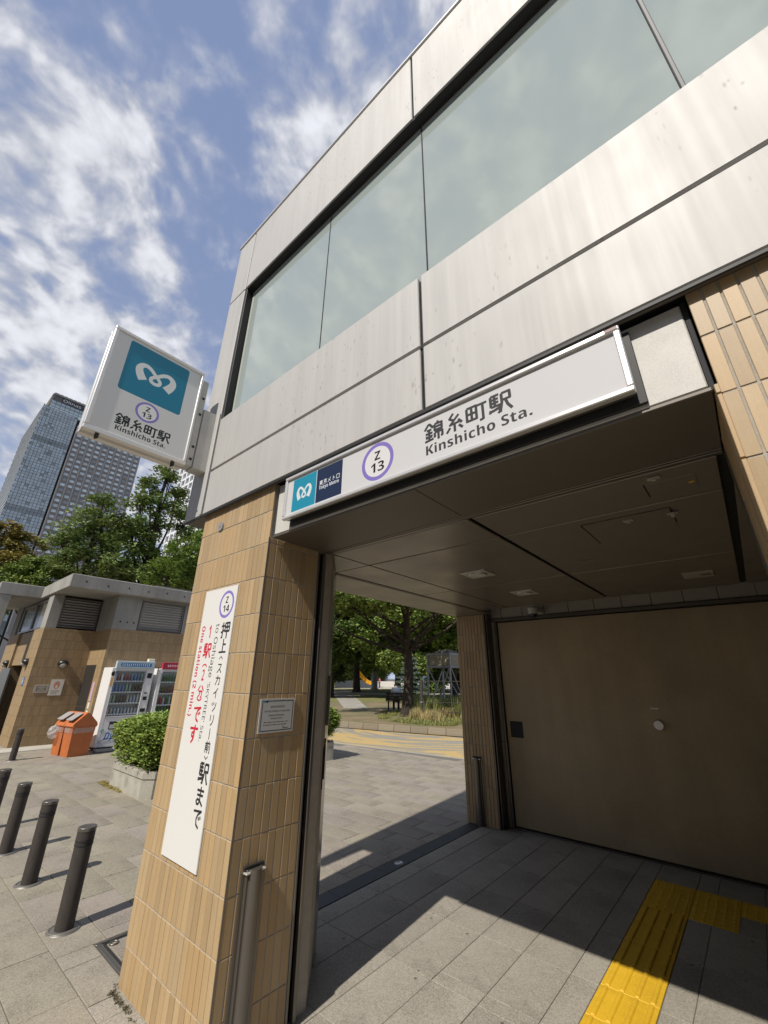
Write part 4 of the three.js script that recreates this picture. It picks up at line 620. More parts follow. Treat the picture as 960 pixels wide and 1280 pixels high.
/* ------------------------------------------------------------ restroom building */
{
  const g = thing('restroom_building', 'low concrete and tan tile restroom building with louvres and flat concrete roof', 'building', [-14, 0, -4]);
  const X1 = -13.83, X2 = -12.6, z0 = -2.62, zr = -3.78, yT = 2.76, yC = 3.64;
  wpart(g, 'wall', merge([wb(-18.2, X1 - 0.55, 0, yT, -7.6, z0 - 0.55, 0.002), wb(X1 - 0.55, X1, 0, yT, -7.6, z0, 0.002), wb(-14.9, X1 - 0.55, 0, yT, z0 - 0.55, z0, 0.002), wb(-18.2, -16.75, 0, yT, z0 - 0.55, z0, 0.002), wb(-16.75, -14.9, 1.86, yT, z0 - 0.5, z0 - 0.06, 0.002), wb(X1, X2, 0, yT, -7.6, zr, 0.002)]), M.farTile);
  wpart(g, 'upper_wall', merge([wb(-18.2, X1 - 0.3, yT, yC, -7.6, -2.9, 0.003), wb(X1 - 0.5, X1 - 0.001, yT, yC, -2.86, z0, 0.004), wb(X1 - 0.02, X2 - 0.001, yT, yC, -4.38, zr, 0.004), wb(X1, X2 - 0.06, yT, yC, -7.6, -4.38, 0.004), wb(X2 - 0.06, X2 - 0.001, yT, yC, -7.6, -5.6, 0.004), wb(-18.2, -17.5, yT, yC, -3.2, z0, 0.004), wb(X2 - 0.06, X2 - 0.001, 3.58, yC, -5.6, -4.38, 0.003)]), M.concrete);
  const roof = wpart(g, 'roof', merge([wb(-15.08, -12.38, yC, 3.97, -7.8, -2.57, 0.012), wb(-18.6, -15.06, yC, 3.97, -7.8, -1.62, 0.012)]), M.concrete);
  wpart(roof, 'roof_cap', merge([wb(-12.56, -12.42, 3.97, 4.01, -7.7, -4.6, 0.005)]), M.darkSteel);
  wpart(g, 'canopy_leg', merge([wb(-15.5, -15.075, 0, yC, -1.92, -1.63, 0.012)]), M.concrete);
  const pins = []; const rr = rng(3); for (let i = 0; i < 9; i++) pins.push(new THREE.CylinderGeometry(0.022, 0.022, 0.006, 12).rotateZ(Math.PI / 2).translate(-12.38, 3.78 + 0.05 * rr(), -2.9 - i * 0.5)); for (const z of [-3.95, -4.12, -4.28]) pins.push(new THREE.CylinderGeometry(0.022, 0.022, 0.006, 12).rotateZ(Math.PI / 2).translate(X2, 2.95, z));
  wpart(g, 'form_tie_hole', merge(pins), M.black, 'stuff');
  const louvre = (x, za, zb) => { const L = wpart(g, 'louvre', merge([wb(x - 0.05, x + 0.005, 2.8, 2.84, za, zb), wb(x - 0.05, x + 0.005, 3.54, 3.58, za, zb), wb(x - 0.05, x + 0.005, 2.84, 3.54, za, za - 0.035), wb(x - 0.05, x + 0.005, 2.84, 3.54, zb + 0.035, zb), ]), S({ color: rgb(0.16, 0.155, 0.15), metalness: 0.4, roughness: 0.5 }));
    wpart(g, 'louvre_back', wb(x - 0.16, x - 0.12, 2.8, 3.58, za, zb), M.black); for (let k = 0; k < 10; k++) { const s = cbox(0.075, 0.01, Math.abs(zb - za) - 0.07, 0.002); s.rotateZ(0.6); s.translate(x - 0.04, 2.875 + k * 0.069, (za + zb) / 2); wpart(L, 'slat', s, S_louvre); } };
  const S_louvre = S({ color: rgb(0.42, 0.41, 0.4), metalness: 0.2, roughness: 0.5 });
  louvre(X1 - 0.05, -2.87, -3.76); louvre(X2 - 0.02, -4.4, -5.58);
  // windows on the sunny side
  const win = (a, b) => { const f = wpart(g, 'window', merge([wb(a, b, yT + 0.02, yT + 0.07, z0 - 0.1, z0 - 0.03), wb(a, b, yC - 0.12, yC - 0.05, z0 - 0.1, z0 - 0.03), wb(a, a + 0.06, yT + 0.07, yC - 0.12, z0 - 0.1, z0 - 0.03), wb(b - 0.06, b, yT + 0.07, yC - 0.12, z0 - 0.1, z0 - 0.03)]), M.darkSteel); wpart(f, 'pane', wb(a + 0.06, b - 0.06, yT + 0.07, yC - 0.12, z0 - 0.08, z0 - 0.06, 0.002), PH({ color: rgb(0.1, 0.1, 0.085), roughness: 0.12 })); };
  win(-15.7, -14.42); win(-17.3, -15.75);
  wpart(g, 'doorway', merge([wb(-16.7, -14.95, 0.001, 1.84, z0 - 0.45, z0 - 0.4, 0.002)]), M.black);
  wpart(g, 'door_panel', wb(-17.2, -16.0, 0.05, 1.78, z0 + 0.02, z0 + 0.07, 0.004), S({ color: rgb(0.13, 0.13, 0.125), roughness: 0.4, metalness: 0.3 }));
  const door = wpart(g, 'side_door', wb(-13.8, -13.02, 0.02, 1.87, zr - 0.02, zr + 0.012, 0.003), S({ color: rgb(0.03, 0.027, 0.025), roughness: 0.5 }));
  wpart(door, 'door_seam', wb(-13.79, -13.03, 0.86, 0.875, zr + 0.012, zr + 0.016, 0.001), M.darkSteel);
  wpart(g, 'base_step', wb(X1, -13.1, 0, 0.012, -3.75, -2.4, 0.004), S({ color: rgb(0.48, 0.46, 0.42), map: concreteMap, roughness: 0.9 }));
  // things on its walls
  const lampM = S({ color: rgb(0.02, 0.02, 0.02), roughness: 0.35 });
  const lamp = (l, p, ry) => { const o = thing('wall_lamp', l, 'wall lamp', p); o.rotation.y = ry; part(o, 'shade', merge([clean(new THREE.SphereGeometry(0.11, 24, 12, 0, 6.2832, 0, 1.75)).rotateX(Math.PI / 2 - 0.25).scale(1.1, 0.85, 1).translate(0, 0.02, 0.02)]), lampM); part(o, 'lens', merge([clean(new THREE.SphereGeometry(0.085, 20, 8, 0, 6.2832, 0, 1.57)).rotateX(Math.PI * 0.72).translate(0, -0.01, 0.05)]), S({ color: rgb(0.35, 0.34, 0.31), roughness: 0.4 })); };
  lamp('round black wall lamp on the wide tan wall of the restroom building', [X1, 1.875, -3.24], Math.PI / 2);
  lamp('black wall lamp at the sunny corner of the restroom building', [-14.5, 1.9, z0], 0); lamp('black wall lamp at the far left end of the restroom doorway', [-17.0, 1.9, z0], 0);
  const plate = (l, za, zb, ya, yb, draw) => { const o = thing('wall_plate', l, 'wall sign', [X1 + 0.001, ya, (za + zb) / 2]); o.rotation.y = Math.PI / 2; const w = za - zb, h = yb - ya; part(o, 'board', cbox(w, h, 0.008, 0.001).translate(0, h / 2, 0.004), M.alu); part(o, 'print', new THREE.PlaneGeometry(w - 0.01, h - 0.01), S({ map: canvasTex(128, 128, draw), roughness: 0.5 }), [0, h / 2, 0.0092]); };
  plate('wide grey wall sign on the restroom building, left of the upright sign', -2.79, -3.08, 1.2, 1.38, (c) => { c.fillStyle = '#a9a294'; c.fillRect(0, 0, 128, 128); c.strokeStyle = '#55504a'; c.lineWidth = 8; c.strokeRect(22, 24, 84, 80); c.strokeRect(36, 52, 56, 30); });
  plate('upright pale wall sign with a pinkish round picture on the restroom building', -3.1, -3.38, 1.13, 1.51, (c) => { c.fillStyle = '#d6d2c9'; c.fillRect(0, 0, 128, 128); c.fillStyle = '#c98d72'; c.beginPath(); c.arc(64, 46, 32, 0, 7); c.fill(); c.fillStyle = '#d6d2c9'; c.beginPath(); c.arc(64, 58, 13, 0, 7); c.fill(); c.fillStyle = '#8c877e'; for (let i = 0; i < 4; i++) c.fillRect(18, 88 + i * 9, 90 - i * 8, 4); });
  { const o = thing('door_sign', 'small blue square sign beside the restroom doorway', 'sign', [-14.3, 1.36, z0 + 0.001]); part(o, 'board', cbox(0.16, 0.2, 0.01, 0.002).translate(0, 0.1, 0.005), S({ color: rgb(0.05, 0.16, 0.5), roughness: 0.4 })); part(o, 'symbol', merge([cyl(0.018, 0.018, 0.003, 12).rotateX(Math.PI / 2).translate(0, 0.155, 0.01), cbox(0.05, 0.08, 0.003, 0.001).translate(0, 0.085, 0.0115)]), M.white); }
  { const o = thing('poster_strip', 'pink and white poster strip on the wall beside the dark side door', 'poster', [-12.86, 0.62, zr + 0.001]); part(o, 'sheet', cbox(0.14, 0.44, 0.004, 0.001).translate(0.02, 0.62, 0.003), S({ color: rgb(0.55, 0.36, 0.48), roughness: 0.5 })); part(o, 'label', merge([cbox(0.13, 0.14, 0.004, 0.001).translate(0.02, 0.3, 0.003), cbox(0.13, 0.24, 0.004, 0.001).translate(0.02, 0.07, 0.003)]), M.white); }
}

/* ------------------------------------------------------------ vending machines */
function vending(label, z, o) {
  const X = -12.0, g = thing('vending_machine', label, 'vending machine', [X, 0, z]); g.rotation.y = Math.PI / 2;
  const wm = S({ color: rgb(0.74, 0.74, 0.73), roughness: 0.38 }), gm = S({ color: rgb(0.5, 0.51, 0.52), roughness: 0.4 });
  const wx0 = -0.4, wx1 = 0.3, wy0 = 0.71, wy1 = 1.72;
  part(g, 'body', merge([wb(-0.495, 0.495, 0.07, 1.8, -0.6, -0.16, 0.008), wb(-0.495, wx0, 0.07, 1.8, -0.16, 0, 0.01), wb(wx1, 0.495, 0.07, 1.8, -0.16, 0, 0.01), wb(wx0, wx1, 0.07, wy0, -0.16, -0.002, 0.004), wb(wx0, wx1, wy1, 1.8, -0.16, -0.002, 0.004)]), wm);
  part(g, 'foot', merge([wb(-0.45, -0.1, 0, 0.07, -0.12, -0.03, 0.01), wb(0.1, 0.45, 0, 0.07, -0.12, -0.03, 0.01), wb(-0.42, 0.42, 0, 0.07, -0.55, -0.2, 0.01)]), M.rubber);
  part(g, 'display_back', wb(wx0 + 0.002, wx1 - 0.002, wy0, wy1, -0.158, -0.15, 0.001), S({ color: rgb(0.3, 0.34, 0.36), roughness: 0.5 }));
  const r = rng(o.seed), rows = o.rows;
  rows.forEach((y) => part(g, 'shelf', merge([wb(wx0 + 0.002, wx1 - 0.002, y - 0.03, y, -0.15, -0.03, 0.003)]), M.white));
  const buckets = new Map(); const cols = o.colors;
  rows.forEach((y, k) => { const n = 9; for (let i = 0; i < n; i++) { const x = wx0 + 0.045 + i * (wx1 - wx0 - 0.09) / (n - 1), hh = k === rows.length - 1 ? 0.13 : 0.17 + 0.03 * r(), c = cols[Math.floor((i / n * 3 + k * 1.7 + r()) % cols.length)]; if (!buckets.has(c)) buckets.set(c, []); buckets.get(c).push(merge([cyl(0.023, 0.023, hh * 0.75, 10, [x, y, -0.09]), cyl(0.022, 0.01, hh * 0.2, 10, [x, y + hh * 0.75, -0.09])])); } });
  const gs = [], ms = []; for (const [c, l] of buckets) { gs.push(merge(l)); ms.push(S({ color: rgb(...c), roughness: 0.35 })); } const dm = new THREE.Mesh(mergeGeometries(gs, true), ms); dm.name = 'drink_bottles'; dm.userData.kind = 'stuff'; g.add(dm);
  const tags = []; rows.forEach((y) => { for (let i = 0; i < 11; i++) tags.push(wb(wx0 + 0.03 + i * 0.061, wx0 + 0.03 + i * 0.061 + 0.03, y - 0.026, y - 0.006, -0.031, -0.028, 0.001)); });
  part(g, 'button', merge(tags), S({ color: rgb(0.25, 0.27, 0.32), roughness: 0.4 })).userData.kind = 'stuff';
  part(g, 'display_window', new THREE.PlaneGeometry(wx1 - wx0, wy1 - wy0), PH({ color: rgb(0.95, 0.97, 0.97), roughness: 0.02, transmission: 1, thickness: 0, ior: 1.5 }), [(wx0 + wx1) / 2, (wy0 + wy1) / 2, -0.012]);
  part(g, 'window_frame', merge([wb(wx0 - 0.02, wx1 + 0.02, wy0 - 0.025, wy0, -0.004, 0.006), wb(wx0 - 0.02, wx1 + 0.02, wy1, wy1 + 0.025, -0.004, 0.006), wb(wx0 - 0.02, wx0, wy0, wy1, -0.004, 0.006), wb(wx1, wx1 + 0.02, wy0, wy1, -0.004, 0.006)]), gm);
  part(g, 'coin_panel', merge([wb(0.345, 0.455, 1.56, 1.68, -0.001, 0.008, 0.003), wb(0.35, 0.43, 1.2, 1.225, -0.001, 0.008, 0.002), wb(0.35, 0.44, 1.05, 1.13, -0.001, 0.012, 0.003), wb(0.34, 0.46, 0.78, 0.86, -0.001, 0.01, 0.015)]), M.black);
  part(g, 'coin_label', wb(0.345, 0.45, 0.62, 0.74, -0.001, 0.004, 0.001), S({ color: rgb(0.4, 0.48, 0.42), roughness: 0.5 }));
  part(g, 'dispensing_slot', merge([wb(-0.28, 0.3, 0.43, 0.6, -0.003, 0.006, 0.004)]), M.glassDark);
  part(g, 'slot_flap', wb(-0.26, 0.28, 0.45, 0.53, 0.005, 0.01, 0.003), gm);
  part(g, 'header', wb(-0.43, 0.47, 1.785, 1.955, -0.05, 0.03, 0.006), S({ color: rgb(...o.header), roughness: 0.35 }));
  part(g, 'header_print', new THREE.PlaneGeometry(0.88, 0.155), S({ map: canvasTex(512, 90, (c) => { const rr = rng(o.seed + 5); c.fillStyle = o.css[0]; c.fillRect(0, 0, 512, 90); c.fillStyle = o.css[1]; c.fillRect(50, 22, 420, 48); c.strokeStyle = '#e8eef2'; c.lineWidth = 6; for (let i = 0; i < 14; i++) { const x = 66 + i * 28; c.beginPath(); c.moveTo(x, 34 + 8 * rr()); c.lineTo(x + 18, 34 + 8 * rr()); c.moveTo(x + 8, 30); c.lineTo(x + 4 + 8 * rr(), 62); if (rr() > 0.4) { c.moveTo(x, 52); c.lineTo(x + 18, 48 + 12 * rr()); } c.stroke(); } }), roughness: 0.35 }), [0.02, 1.87, 0.0315]);
  if (o.art) { part(g, 'art_panel', new THREE.PlaneGeometry(0.74, 0.22), S({ map: canvasTex(512, 152, (c) => { c.fillStyle = '#d9dcdc'; c.fillRect(0, 0, 512, 152); c.save(); c.transform(1, 0, -0.25, 1, 26, 0); fitText(c, 'DyDo', 20, 128, 300, 104, '#1c5fae'); c.strokeStyle = '#1b3f88'; c.lineWidth = 12; c.beginPath(); c.moveTo(10, 136); c.bezierCurveTo(120, 96, 220, 152, 480, 118); c.stroke(); c.restore(); }), roughness: 0.4 }), [0, 0.3, 0.0025]);
    part(g, 'round_sticker', merge([cyl(0.055, 0.055, 0.004, 24).rotateX(Math.PI / 2).translate(-0.44, 1.66, 0.001)]), M.black);
    part(g, 'side_sticker', wb(-0.475, -0.405, 1.38, 1.58, 0, 0.004, 0.001), S({ map: canvasTex(48, 128, (c) => { c.fillStyle = '#d9a86a'; c.fillRect(0, 0, 48, 128); c.fillStyle = '#b3362b'; c.fillRect(10, 20, 28, 70); }), roughness: 0.5 }));
    part(g, 'small_emblem', merge([new THREE.TorusGeometry(0.03, 0.006, 6, 20).translate(-0.4, 0.42, 0.003)]), S({ color: rgb(0.1, 0.35, 0.3) })); part(g, 'tag', wb(-0.44, -0.37, 0.14, 0.22, 0, 0.003, 0.001), gm);
    part(g, 'top_box', merge([wb(0.3, 0.46, 1.955, 2.03, -0.1, 0, 0.01)]), S({ color: rgb(0.7, 0.68, 0.55), roughness: 0.5 })); }
  else part(g, 'art_panel', new THREE.PlaneGeometry(0.74, 0.3), S({ map: canvasTex(256, 100, (c) => { c.fillStyle = '#3b556d'; c.fillRect(0, 0, 256, 100); c.fillStyle = '#151a1e'; c.beginPath(); c.arc(60, 40, 26, 0, 7); c.fill(); c.fillStyle = '#c9d3da'; c.fillRect(110, 30, 100, 20); }), roughness: 0.4 }), [0, 0.3, 0.0025]);
}
vending('white drink vending machine with pale blue header beside the orange bins', -4.34, { seed: 61, rows: [1.5, 1.25, 1.0, 0.76], header: [0.5, 0.6, 0.66], css: ['#a9bec9', '#1d5f94'], art: true, colors: [[0.5, 0.56, 0.58], [0.34, 0.11, 0.1], [0.16, 0.26, 0.46], [0.3, 0.42, 0.3], [0.13, 0.09, 0.06], [0.52, 0.46, 0.36], [0.4, 0.48, 0.56], [0.6, 0.6, 0.6]] });
vending('second white vending machine with red header half hidden by the pillar', -5.45, { seed: 62, rows: [1.48, 1.2, 0.93, 0.76], header: [0.45, 0.02, 0.08], css: ['#a01f3c', '#b8284a'], art: false, colors: [[0.06, 0.16, 0.04], [0.1, 0.2, 0.05], [0.12, 0.07, 0.04], [0.35, 0.05, 0.06], [0.5, 0.5, 0.48]] });
{ const g = thing('floor_block', 'short grey block on the ground in front of the white vending machine', 'block', [-11.75, 0, -4.0]); part(g, 'block', cbox(0.16, 0.075, 0.42, 0.02).translate(0, 0.038, 0), M.concrete); part(g, 'grip', cbox(0.08, 0.01, 0.3, 0.003).translate(0, 0.079, 0), M.rubber); }

/* ------------------------------------------------------------ orange bins */
{
  const om = S({ color: rgb(0.5, 0.145, 0.04), map: grainT([0.92, 0.9, 0.88], 0.14, 0.5, 91, 0.14), roughness: 0.5 });
  const bag = PH({ color: rgb(0.9, 0.9, 0.9), roughness: 0.25, transmission: 0.8, thickness: 0, ior: 1.45 });
  const build = (label, pos, seed) => {
    const g = thing('waste_bin', label, 'bin', pos, null), w = 0.46, d = 0.36, H = 0.57, r = rng(seed); g.rotation.y = 1.75;
    const t = []; const Q = (a, b, c, e) => t.push(...a, ...b, ...c, ...a, ...c, ...e); const k = 0.86;
    const B = (x, y, z) => [x * (y ? 1 : k) * w / 2, y * H, z * (y ? 1 : k) * d / 2];
    Q(B(-1, 0, 1), B(1, 0, 1), B(1, 1, 1), B(-1, 1, 1)); Q(B(1, 0, -1), B(-1, 0, -1), B(-1, 1, -1), B(1, 1, -1)); Q(B(1, 0, 1), B(1, 0, -1), B(1, 1, -1), B(1, 1, 1)); Q(B(-1, 0, -1), B(-1, 0, 1), B(-1, 1, 1), B(-1, 1, -1)); Q(B(-1, 0, -1), B(1, 0, -1), B(1, 0, 1), B(-1, 0, 1));
    part(g, 'body', merge([fromTris(t), cbox(w + 0.03, 0.03, d + 0.03, 0.008).translate(0, H + 0.0, 0)]), om);
    const s = new THREE.Shape(); s.moveTo(-w / 2 - 0.02, 0); s.lineTo(w / 2 + 0.02, 0); s.lineTo(w / 2 - 0.0, 0.05); s.lineTo(0.02, 0.25); s.lineTo(-0.02, 0.25); s.lineTo(-w / 2, 0.05); s.closePath();
    const hood = clean(new THREE.ExtrudeGeometry(s, { depth: d, bevelEnabled: true, bevelSize: 0.008, bevelThickness: 0.01, bevelSegments: 2 })).translate(0, H + 0.018, -d / 2);
    part(g, 'lid', planarUV(hood), om);
    const flap = cbox(0.24, 0.022, 0.25, 0.008); flap.rotateZ(0.6); part(g, 'flap', flap.translate(-0.175, H + 0.2, 0), S({ color: rgb(0.42, 0.41, 0.4), roughness: 0.35, metalness: 0.3 }));
    const bl = []; for (let i = 0; i <= 1; i++) { const sk = new THREE.CylinderGeometry(0.5, 0.47, 0.1, 28, 3, true); const p = sk.attributes.position; for (let j = 0; j < p.count; j++) { const a = Math.atan2(p.getZ(j), p.getX(j)), sq = 1 / Math.max(Math.abs(Math.cos(a)), Math.abs(Math.sin(a))), q = 0.5 * Math.min(sq, 1.3) + 0.015 + 0.03 * (vnoise(a * 6 + i * 9, p.getY(j) * 30) - 0.4); p.setXYZ(j, Math.cos(a) * q * w, H - 0.07 + p.getY(j), Math.sin(a) * q * d); } bl.push(sk); }
    part(g, 'plastic_bag', merge([bl[0]]), bag);
    return g;
  };
  build('front orange waste bin with gabled lid beside the vending machine', [-11.7, 0, -3.4], 1);
  build('rear orange waste bin partly behind another orange bin', [-12.09, 0, -3.33], 2);
  const g = thing('rubbish_bag', 'clear plastic bag bulging from the side of the rear orange bin', 'plastic bag', [-12.12, 0.45, -3.03]);
  const s = new THREE.IcosahedronGeometry(0.11, 3), p = s.attributes.position; for (let i = 0; i < p.count; i++) { const k = 1 + 0.35 * (vnoise(p.getX(i) * 30 + 50, p.getY(i) * 30 + p.getZ(i) * 22 + 50) - 0.5); p.setXYZ(i, p.getX(i) * k, p.getY(i) * k * 1.15, p.getZ(i) * k); } s.computeVertexNormals();
  part(g, 'sack', s, bag); part(g, 'knot', clean(new THREE.ConeGeometry(0.03, 0.06, 10, 1, true)).translate(0, 0.14, 0), bag);
}

/* ------------------------------------------------------------ towers far behind */
{
  const g = thing('glass_tower', 'tall office tower of blue glass and grey stone at the left edge', 'tower', [-285, 0, -45]);
  const X = -260, zl = -18.8, zm = -34.7, zr = -69.8, hg = 137.6, hs = 133, fl = 3.06;
  const stone = S({ color: rgb(0.28, 0.27, 0.265), roughness: 0.75 }), frame = S({ color: rgb(0.16, 0.19, 0.2), metalness: 0.3, roughness: 0.4 });
  wpart(g, 'core', merge([wb(-316, X - 0.4, 0, hg, zm, zl - 0.4, 0.01), wb(-316, X - 2.5, hg, 148.8, -66, -21.3, 0.01)]), frame);
  wpart(g, 'stone_wall', wb(-316, X, 0, hs, zr, zm - 0.9, 0.01), stone);
  wpart(g, 'dark_slot', wb(-300, X - 1.2, 0, hg - 0.5, zm - 0.9, zm, 0.01), M.black);
  const inst = (name, geo, mats, spots, seed, vary) => { const m = new THREE.InstancedMesh(geo, mats, spots.length), d = new THREE.Object3D(), r = rng(seed), c = new THREE.Color(), po = origin.get(g); spots.forEach((s, i) => { d.position.set(s[0] - po[0], s[1] - po[1], s[2] - po[2]); d.rotation.y = s[3] || 0; d.updateMatrix(); m.setMatrixAt(i, d.matrix); const k = vary(r, i); c.setRGB(k[0], k[1], k[2]); m.setColorAt(i, c); }); m.name = name; m.userData.kind = 'stuff'; g.add(m); };
  const pane = PH({ color: rgb(0.42, 0.48, 0.5), roughness: 0.12, metalness: 0.15, ior: 1.9 });
  const a = [], nC = 11, cw = (zl - zm) / nC; for (let k = 8; k < 45; k++) for (let i = 0; i < nC; i++) { a.push([X - 0.35, k * fl + 1.05, zl - (i + 0.5) * cw]); a.push([X - 0.35, k * fl + 2.55, zl - (i + 0.5) * cw]); }
  inst('window_pane', cbox(0.3, 1.34, cw - 0.2, 0.02), pane, a, 1, (r, i) => { const k = Math.floor(i / 22); const row = (k % 13 === 4 || k === 12) ? 0.5 : 1; const n = (r() < 0.06 ? 0.5 : 0.85 + 0.3 * r()) * row * (i % 2 ? 1 : 0.8); return [n * 0.95, n, n * 1.05]; });
  const slabs = []; for (let k = 8; k < 46; k++) slabs.push(wb(X - 0.5, X - 0.12, k * fl + 0.2, k * fl + 0.34, zm, zl, 0.01), wb(-316, X - 0.2, k * fl, k * fl + 1.2, zl - 0.39, zl, 0.01));
  wpart(g, 'floor_band', merge(slabs), S({ color: rgb(0.23, 0.24, 0.245), roughness: 0.5 }), 'stuff');
  const sideP = []; for (let k = 8; k < 45; k++) for (let i = 0; i < 22; i++) sideP.push([X - 1.6 - i * 2.45, k * fl + 2.1, zl - 0.25, Math.PI / 2]);
  inst('side_pane', cbox(0.2, 1.6, 2.25, 0.02), pane, sideP, 2, (r) => { const n = 0.7 + 0.4 * r(); return [n, n, n]; });
  // stone side with punched windows
  const b = [], fr = [], cN = 10, cW = (zm - 1.2 - zr) / cN; for (let k = 10; k < 43; k++) for (let i = 0; i < cN; i++) { const z = zm - 1.2 - (i + 0.5) * cW, y = k * fl + 1.8; b.push([X + 0.02, y, z]); fr.push([X + 0.05, y - 0.78, z]); }
  inst('stone_window', cbox(0.3, 1.5, cW * 0.6, 0.02), pane, b, 3, (r) => { const n = r() < 0.14 ? 0.45 : 0.9 + 0.5 * r(); return [n * 0.95, n, n * 1.02]; });
  inst('window_sill', cbox(0.5, 0.12, cW * 0.66, 0.02), stone, fr, 4, () => [1.3, 1.3, 1.3]);
  const piers = []; for (let i = 0; i <= cN; i++) piers.push(wb(X, X + 0.28, 20, hs, zm - 1.2 - i * cW - 0.3, zm - 1.2 - i * cW + 0.3, 0.02)); for (let k = 10; k < 44; k++) piers.push(wb(X, X + 0.2, k * fl + 0.1, k * fl + 0.55, zr, zm - 0.9, 0.02));
  wpart(g, 'stone_pier', merge(piers), S({ color: rgb(0.3, 0.285, 0.275), roughness: 0.8 }), 'stuff');
  // crown
  const cr = []; for (let k = 0; k < 3; k++) for (let i = 0; i < 20; i++) cr.push([X - 2.45, hg + 1.2 + k * 2.2, -22.4 - i * 2.2]);
  inst('crown_pane', cbox(0.3, 1.9, 2.0, 0.02), pane, cr, 5, (r, i) => { const n = i < 20 ? 1.5 : 1; return [n * 0.95, n, n]; });
  wpart(g, 'crown_band', merge([wb(X - 2.6, X - 2.1, 144, 147.4, -66, -21.4, 0.02)]), S({ color: rgb(0.09, 0.09, 0.095), roughness: 0.5 }));
  const rail = []; for (let i = 0; i < 20; i++) rail.push(wb(X - 2.9, X - 2.0, 147.6, 148.8, -23.4 - i * 2.1, -21.8 - i * 2.1, 0.02)); for (let k = 0; k < 4; k++) rail.push(wb(-300, X - 2.6, 141.5 + k * 1.9, 142.3 + k * 1.9, -21.3, -20.9, 0.02)); wpart(g, 'roof_screen', merge(rail), M.concrete, 'stuff');
  part(g, 'tower_lettering', new THREE.PlaneGeometry(20, 3), S({ map: canvasTex(512, 77, (c) => { c.fillStyle = '#2f3031'; c.fillRect(0, 0, 512, 77); fitText(c, 'Olinas Tower', 10, 60, 470, 46, '#d9dcdd', false); }), roughness: 0.5 }), [X - 2.08 + 285, 145.75, -25.5 - 10 + 45], Math.PI / 2);
}
{
  const g = thing('lattice_tower', 'white apartment tower with a square balcony grid behind the ginkgo', 'tower', [-118, 0, -54]);
  const z = -50, x0 = -137.3, x1 = -100, h = 78, fl = 2.75, bay = 3.1, wm = S({ color: rgb(0.66, 0.67, 0.69), roughness: 0.7 });
  wpart(g, 'core', wb(x0 + 0.3, x1, 0, h, -66, z - 1.5, 0.01), S({ color: rgb(0.06, 0.065, 0.07), roughness: 0.5 }));
  const l = []; for (let k = 4; k * fl < h; k++) l.push(wb(x0, x1, k * fl, k * fl + 0.75, z - 1.5, z, 0.02)); for (let x = x0; x < x1; x += bay) l.push(wb(x, x + 0.75, 0, h, z - 1.5, z + 0.12, 0.02));
  wpart(g, 'balcony_grid', merge(l), wm, 'stuff');
  const w = []; for (let k = 4; k * fl < h - 2; k++) for (let x = x0; x < x1 - bay; x += bay) w.push(wb(x + 1.0, x + 2.2, k * fl + 0.8, k * fl + 2.5, z - 1.52, z - 1.42, 0.01));
  wpart(g, 'window', merge(w), M.glassDark, 'stuff');
}
{
  const g = thing('pale_building', 'pale apartment building with glassy balconies low behind the pillar edge', 'building', [-96, 0, -52]);
  wpart(g, 'wall', wb(-112, -84, 0, 31, -62, -47, 0.02), S({ color: rgb(0.55, 0.56, 0.57), roughness: 0.7 }));
  const l = [], w = []; for (let k = 3; k < 10; k++) { l.push(wb(-112, -84, k * 3, k * 3 + 0.35, -47, -45.6, 0.02)); w.push(wb(-111.5, -84.5, k * 3 + 0.4, k * 3 + 1.5, -45.75, -45.65, 0.01)); }
  wpart(g, 'balcony', merge(l), M.concrete, 'stuff'); wpart(g, 'balcony_glass', merge(w), PH({ color: rgb(0.35, 0.42, 0.44), roughness: 0.1 }), 'stuff');
}

